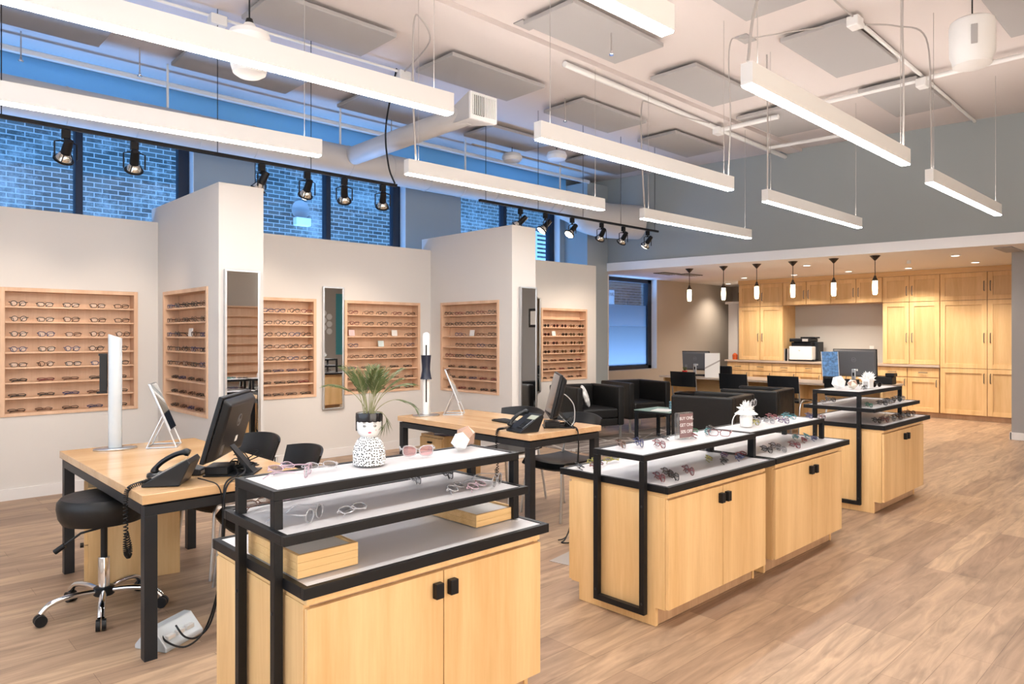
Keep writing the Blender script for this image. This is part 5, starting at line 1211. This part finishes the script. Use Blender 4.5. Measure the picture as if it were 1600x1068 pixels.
t = thing('side_table', 'low glass side table between the armchairs', 'table', (7.90, 5.28, 0))
for a in (0, 0.52):
    for b in (0, 0.52): MB().box(a, a + 0.04, b, b + 0.04, 0.005, 0.41).build('leg', M_graysteel, t, bevel=0.002)
MB().box(0.04, 0.52, 0, 0.03, 0.385, 0.41).box(0.04, 0.52, 0.53, 0.56, 0.385, 0.41).box(0, 0.03, 0.04, 0.52, 0.385, 0.41).box(0.53, 0.56, 0.04, 0.52, 0.385, 0.41).build('apron', M_graysteel, t)
MB().box(-0.005, 0.565, -0.005, 0.565, 0.4105, 0.42).build('table_top', M_tableglass, t)
t = thing('patterned_mug', 'blue and white ring-patterned mug on the glass table', 'mug', (8.27, 5.47, 0.4205))
MB().lathe([(0.04, 0), (0.045, 0.005), (0.045, 0.11), (0.04, 0.112)], 24).build('body', mat('mug_blue', (0.25, 0.5, 0.6), 0.25), t, smooth=True)
mb = MB()
for r_ in range(3):
    for k in range(8):
        a = 2 * PI * (k + 0.5 * (r_ % 2)) / 8; c = Vector((0.0465 * math.cos(a), 0.0465 * math.sin(a), 0.02 + r_ * 0.035)); tx = Vector((-math.sin(a), math.cos(a), 0))
        mb.tube([tuple(c + tx * 0.013 * math.cos(q) + Vector((0, 0, 0.013 * math.sin(q)))) for q in [2 * PI * j / 10 for j in range(10)]], 0.0025, 4, closed=True)
mb.build('rings', M_ceramblk, t)
tag(MB().box(-0.16, 0.16, -0.12, 0.12, 0, 0.006).build('magazine', M_card, loc=(8.08, 5.5, 0.421), rot=0.3), 'open magazine lying on the glass table', 'magazine')
tag(MB().box(6.55, 9.7, 4.35, 6.35, 0.0, 0.004).build('area_rug', M_rug), 'dark carpet with pale streaks beneath the armchairs', 'rug')

# ------------------------------------------------------------------ service desk and its chairs
t = thing('service_desk', 'long service desk with pale laminate top under the glass pendants', 'desk', (10.2, 3.40, 0))
MB().box(0, 0.80, 0, 3.62, 0.72, 0.75).build('desk_top', M_counter, t, bevel=0.003)
for y in (0.03, 3.54): MB().box(0.06, 0.76, y, y + 0.03, 0.0, 0.7195).build('end_panel', M_maple, t)
MB().box(0.42, 0.44, 0.0605, 3.5395, 0.05, 0.7195).build('front_panel', M_mapleH, t)
for y in (1.2, 2.4): MB().box(0.10, 0.4195, y, y + 0.03, 0.0, 0.7195).build('divider', M_maple, t)
def visitor_chair(lab, x, y, rz):
    """faces +x at rz = 0: back toward -x"""
    t = thing('visitor_chair', lab, 'chair', (x, y, 0), rz, 'black visitor chairs at the service desk')
    MB().box(-0.20, 0.24, -0.21, 0.21, 0.475, 0.51).build('seat', M_plast, t, bevel=0.014, segs=3)
    mb = MB(); vs = []; fs = []; N2 = 10
    for off in (0, -0.014):
        for z, sc_ in ((0.62, 1.0), (0.86, 1.0)):
            for j in range(N2 + 1):
                v = 2 * j / N2 - 1; vs.append((-0.235 - 0.03 * (1 - v * v) + off - (z - 0.62) * 0.12, v * 0.23, z))
    K = N2 + 1
    for j in range(N2): fs += [(j, j + 1, K + j + 1, K + j), (2 * K + j + 1, 2 * K + j, 3 * K + j, 3 * K + j + 1), (K + j, K + j + 1, 3 * K + j + 1, 3 * K + j), (j + 1, j, 2 * K + j, 2 * K + j + 1)]
    fs += [(0, K, 3 * K, 2 * K), (K - 1, 3 * K - 1, 4 * K - 1, 2 * K - 1)]
    mb.add(vs, fs); mb.build('backrest', M_plast, t)
    for s_ in (-1, 1):
        MB().tube(smoothpath([(0.22, s_ * 0.225, 0.0), (0.22, s_ * 0.225, 0.46), (0.18, s_ * 0.225, 0.49), (-0.18, s_ * 0.225, 0.47), (-0.24, s_ * 0.225, 0.0)], 5), 0.011, 10).build('leg', M_silver, t, smooth=True)
        MB().tube([(-0.20, s_ * 0.222, 0.47), (-0.225, s_ * 0.222, 0.62), (-0.24, s_ * 0.222, 0.74)], 0.011, 10).build('back_post', M_silver, t)
        MB().box(-0.19, 0.20, s_ * 0.213, s_ * 0.238, 0.625, 0.645).build('armrest', M_plast, t, bevel=0.004) if False else None
    return t
for k, (y, w) in enumerate(((6.26, 'leftmost'), (5.38, 'second from left'), (4.60, 'behind the second rear-view armchair'), (3.78, 'behind the blue brochure holder'))):
    visitor_chair('black visitor chair at the service desk, %s' % w, 10.02, y, R(0))
# task chair behind the desk
t = thing('task_chair', 'black office chair behind the service desk left end', 'chair', (11.55, 6.72, 0))
MB().box(-0.22, 0.22, -0.23, 0.23, 0.44, 0.51).build('seat', M_plast, t, bevel=0.03)
MB().box(0.19, 0.25, -0.21, 0.21, 0.56, 0.88).build('backrest', M_plast, t, bevel=0.025)
MB().box(0.2, 0.23, -0.03, 0.03, 0.45, 0.58).build('back_arm', M_plast, t)
MB().lathe([(0.03, 0.05), (0.025, 0.44)], 14).build('gas_lift', M_plast, t)
for k in range(5):
    a = k * 2 * PI / 5; MB().tube([(0, 0, 0.08), (0.28 * math.cos(a), 0.28 * math.sin(a), 0.03)], 0.018, 8).tube([(0.28 * math.cos(a) - 0.015, 0.28 * math.sin(a), 0.026), (0.28 * math.cos(a) + 0.015, 0.28 * math.sin(a), 0.026)], 0.025, 12).build('leg', M_plast, t)
# desk things
t = thing('sign_holder', 'white upright sign panel with a grey diagonal on the service desk', 'sign', (10.32, 6.06, 0.751), R(-40))
MB().box(-0.125, 0.125, -0.004, 0.004, 0.0, 0.40).build('panel', M_card, t)
mb = MB(); mb.prism([(-0.125, 0), (-0.125, 0.001)], 0, 0) if False else None
MB().add([(-0.125, -0.0045, 0.14), (-0.125, -0.0045, 0.165), (0.125, -0.0045, 0.29), (0.125, -0.0045, 0.265), (-0.125, -0.0055, 0.14), (-0.125, -0.0055, 0.165), (0.125, -0.0055, 0.29), (0.125, -0.0055, 0.265)],
         [(4, 7, 6, 5), (0, 1, 2, 3), (0, 4, 5, 1), (2, 6, 7, 3), (1, 5, 6, 2), (3, 7, 4, 0)]).build('diagonal_band', M_conduit, t)
t = thing('cactus_pot', 'small red pot with green plant on the service desk', 'plant', (10.38, 6.62, 0.751))
MB().lathe([(0.035, 0), (0.045, 0.09), (0.04, 0.092)], 18).build('pot', M_red, t, smooth=True)
mb = MB()
for k in range(6): a = k * 1.1; mb.tube([(0.01 * math.cos(a), 0.01 * math.sin(a), 0.09), (0.03 * math.cos(a), 0.03 * math.sin(a), 0.15)], 0.007, 6)
mb.build('leaves', M_leaf, t)
t = thing('brochure_holder', 'blue lettered brochure in a black holder by the farthest counter', 'brochure holder', (10.30, 4.14, 0.751), R(-45))
MB().box(-0.10, 0.10, -0.05, 0.04, 0.0, 0.10).build('holder', M_plast, t, bevel=0.003)
mb = MB(); mb.T = Matrix.Translation((0, 0, 0.10)) @ Matrix.Rotation(R(-8), 4, 'X'); mb.box(-0.115, 0.115, -0.004, 0.004, 0.002, 0.36)
br = mb.build('card', mat('blue_print', (0.10, 0.25, 0.52), 0.4, var=0.45, vscale=30), t)
mb = MB(); mb.T = Matrix.Translation((0, 0, 0.10)) @ Matrix.Rotation(R(-8), 4, 'X'); mb.box(0.115, 0.122, -0.005, 0.005, 0.002, 0.36).box(-0.122, -0.115, -0.005, 0.005, 0.002, 0.36); mb.build('card_edge', M_card, t)
t = thing('desk_organizer', 'black desk organizer at the right end of the service desk', 'organizer', (10.72, 3.55, 0.751))
MB().box(-0.09, 0.09, -0.12, 0.12, 0.0, 0.11).build('body', M_plast, t, bevel=0.01)
MB().box(-0.07, 0.07, -0.14, -0.02, 0.111, 0.16).build('phone_set', M_plast, t, bevel=0.01)
tag(MB().box(10.50, 10.72, 6.25, 6.55, 0.7515, 0.775).build('paper_tray', M_graysteel, bevel=0.004), 'low dark tray between computer and white sign panel', 'tray')

# ------------------------------------------------------------------ wall cabinets along the far wall (fronts face -x)
FX = 13.80
def shaker(t, y0, y1, z0, z1, hy, hz, xf=FX, name='door', hh=0.16):
    g = 0.0045; y0 += g; y1 -= g; z0 += g; z1 -= g; s_ = 0.075
    d = MB().box(xf - 0.024, xf - 0.0005, y0, y0 + s_, z0, z1).box(xf - 0.02, xf - 0.0005, y1 - s_, y1, z0, z1).box(xf - 0.02, xf - 0.0005, y0 + s_, y1 - s_, z0, z0 + s_).box(xf - 0.02, xf - 0.0005, y0 + s_, y1 - s_, z1 - s_, z1).build(name, M_maple, t, bevel=0.0015)
    MB().box(xf - 0.006, xf - 0.001, y0 + s_, y1 - s_, z0 + s_, z1 - s_).build('inset_panel', M_maplep, d)
    MB().tube([(xf - 0.021, hy, hz - hh / 2), (xf - 0.045, hy, hz - hh / 2 + 0.01), (xf - 0.045, hy, hz + hh / 2 - 0.01), (xf - 0.021, hy, hz + hh / 2)], 0.007, 8).build('handle', M_nickel, d)
    return d
def cabinet(lab, y0, y1, rows, z0, z1, xb=14.349, cols=2, name='wall_cabinet', mid=None):
    t = thing(name, lab, 'cabinet')
    MB().box(FX, xb, y0 + 0.006, y1 - 0.006, z0, z1).build('body', M_edge, t)  # body darker than the fronts, painting shade into the door gaps
    for ya in (y0 + 0.0005, y1 - 0.0055): MB().box(FX - 0.001, xb, ya, ya + 0.005, z0, z1).build('side_panel', M_maple, t)
    m = mid or (y0 + y1) / 2
    for (a, b, hz) in rows:
        shaker(t, m, y1, a, b, m + 0.045, hz); shaker(t, y0, m, a, b, m - 0.045, hz)
    return t
cabinet('tall two-door maple cabinet standing on the counter at the left', 6.496, 7.466, [(0.925, 2.04, 1.40), (2.04, 2.51, 2.24)], 0.922, 2.51)
cabinet('overhead maple cabinet with two doors above the printer', 5.541, 6.495, [(2.05, 2.51, 2.25)], 2.05, 2.51)
cabinet('overhead maple cabinet with two doors above the right computer', 4.609, 5.540, [(2.05, 2.51, 2.25)], 2.05, 2.51)
cabinet('tall two-door maple cabinet on the counter beside the pantry', 3.68, 4.608, [(0.925, 2.04, 1.40), (2.04, 2.51, 2.24)], 0.922, 2.51, mid=4.161)
cabinet('floor-to-soffit maple pantry cabinet next to the grey wall end', 2.30, 3.679, [(0.09, 0.88, 0.72), (0.88, 2.04, 1.40), (2.04, 2.51, 2.27)], 0.085, 2.51, name='pantry_cabinet', mid=2.98)
struct('trim_4', MB().box(FX - 0.03, 14.349, 2.30, 7.47, 2.511, 2.599), M_mapleH)
struct('baseboard_cabinets', MB().box(FX + 0.03, 14.3, 2.30, 7.47, 0, 0.08), M_edge)
n_ = 8; w_ = (7.74 - 3.69) / n_
for k in range(n_):
    y1 = 7.74 - k * w_; y0 = y1 - w_
    t = thing('base_cabinet', 'maple base cabinet with drawer and door, %s from left under the counter' % ORD[k], 'cabinet', (0, 0, 0), 0, 'maple base cabinets')
    MB().box(FX, 13.94 if k == 0 else 14.34, y0 + 0.001, y1 - 0.001, 0.085, 0.879).build('body', M_edge, t)  # darker wood here makes the shade between drawer and door
    d = MB().box(FX - 0.02, FX - 0.0005, y0 + 0.006, y1 - 0.006, 0.705, 0.862).build('drawer', M_maple, t, bevel=0.0015)
    MB().tube([(FX - 0.021, (y0 + y1) / 2 - 0.07, 0.785), (FX - 0.04, (y0 + y1) / 2 - 0.06, 0.785), (FX - 0.04, (y0 + y1) / 2 + 0.06, 0.785), (FX - 0.021, (y0 + y1) / 2 + 0.07, 0.785)], 0.006, 8).build('handle', M_nickel, d)
    shaker(t, y0, y1, 0.09, 0.695, y0 + 0.04, 0.6, hh=0.12)
tag(MB().box(FX - 0.05, 13.949, 3.68, 7.78, 0.881, 0.921).box(13.949, 14.349, 3.68, 7.499, 0.881, 0.921).build('countertop', M_counter, bevel=0.003), 'long grey-beige worktop on the base cabinets', 'countertop')
# printer and small things
t = thing('printer', 'white and black office printer on the back worktop', 'printer', (14.02, 6.12, 0.9215))
MB().box(-0.20, 0.22, -0.24, 0.24, 0.0, 0.03).build('foot', M_plast, t)
MB().box(-0.21, -0.02, -0.20, 0.26, 0.031, 0.30).build('front_cover', M_ceram, t, bevel=0.015, segs=3)
MB().box(-0.0195, 0.23, -0.25, 0.26, 0.031, 0.39).build('body', M_graysteel, t, bevel=0.01)
MB().box(-0.19, -0.03, -0.18, 0.22, 0.301, 0.38).build('output_bay', M_plast, t, bevel=0.004)
MB().box(-0.22, 0.20, -0.15, 0.25, 0.391, 0.46).build('scanner', M_plast, t, bevel=0.012)
MB().box(-0.05, 0.18, -0.20, 0.10, 0.461, 0.49).build('feeder', M_plast, t, bevel=0.008)
MB().box(-0.235, -0.221, -0.13, -0.02, 0.40, 0.45).build('control_screen', M_panel, t)
text('badge', 'hp', 0.035, M_graysteel, t, (-0.2115, 0.05, 0.22), (R(90), 0, R(-90)))
t = thing('paper_holder', 'dark upright paper holder left of the printer', 'holder', (13.98, 6.48, 0.9215))
for k in range(4): MB().box(-0.15, 0.12, -0.07 + k * 0.035, -0.055 + k * 0.035, 0, 0.25).build('divider', M_plast if k % 2 else M_conduit, t)
t = thing('desk_phone', 'black phone right of the printer on the back worktop', 'telephone', (14.05, 5.62, 0.9215), R(90))
MB().extr([(-0.1, 0.0), (0.1, 0.0), (0.1, 0.10), (-0.1, 0.03)], -0.09, 0.09).build('base', M_plast, t, bevel=0.004)
MB().tube(smoothpath([(-0.05, -0.10, 0.07), (-0.05, -0.04, 0.11), (-0.05, 0.06, 0.15), (-0.05, 0.10, 0.13)], 4), 0.02, 10).build('handset', M_plast, t, smooth=True)
tag(MB().box(14.34, 14.349, 4.95, 5.03, 1.14, 1.24).build('socket_plate', M_card, bevel=0.002), 'white wall socket above the worktop behind the right computer', 'socket')
tag(MB().lathe([(0.05, 0), (0.055, 0.10), (0.02, 0.14)], 14).build('red_vase', mat('red_orange', (0.6, 0.1, 0.02), 0.4), loc=(13.87, 7.6, 0.9215)), 'small red ornament at the left end of the back worktop', 'ornament')
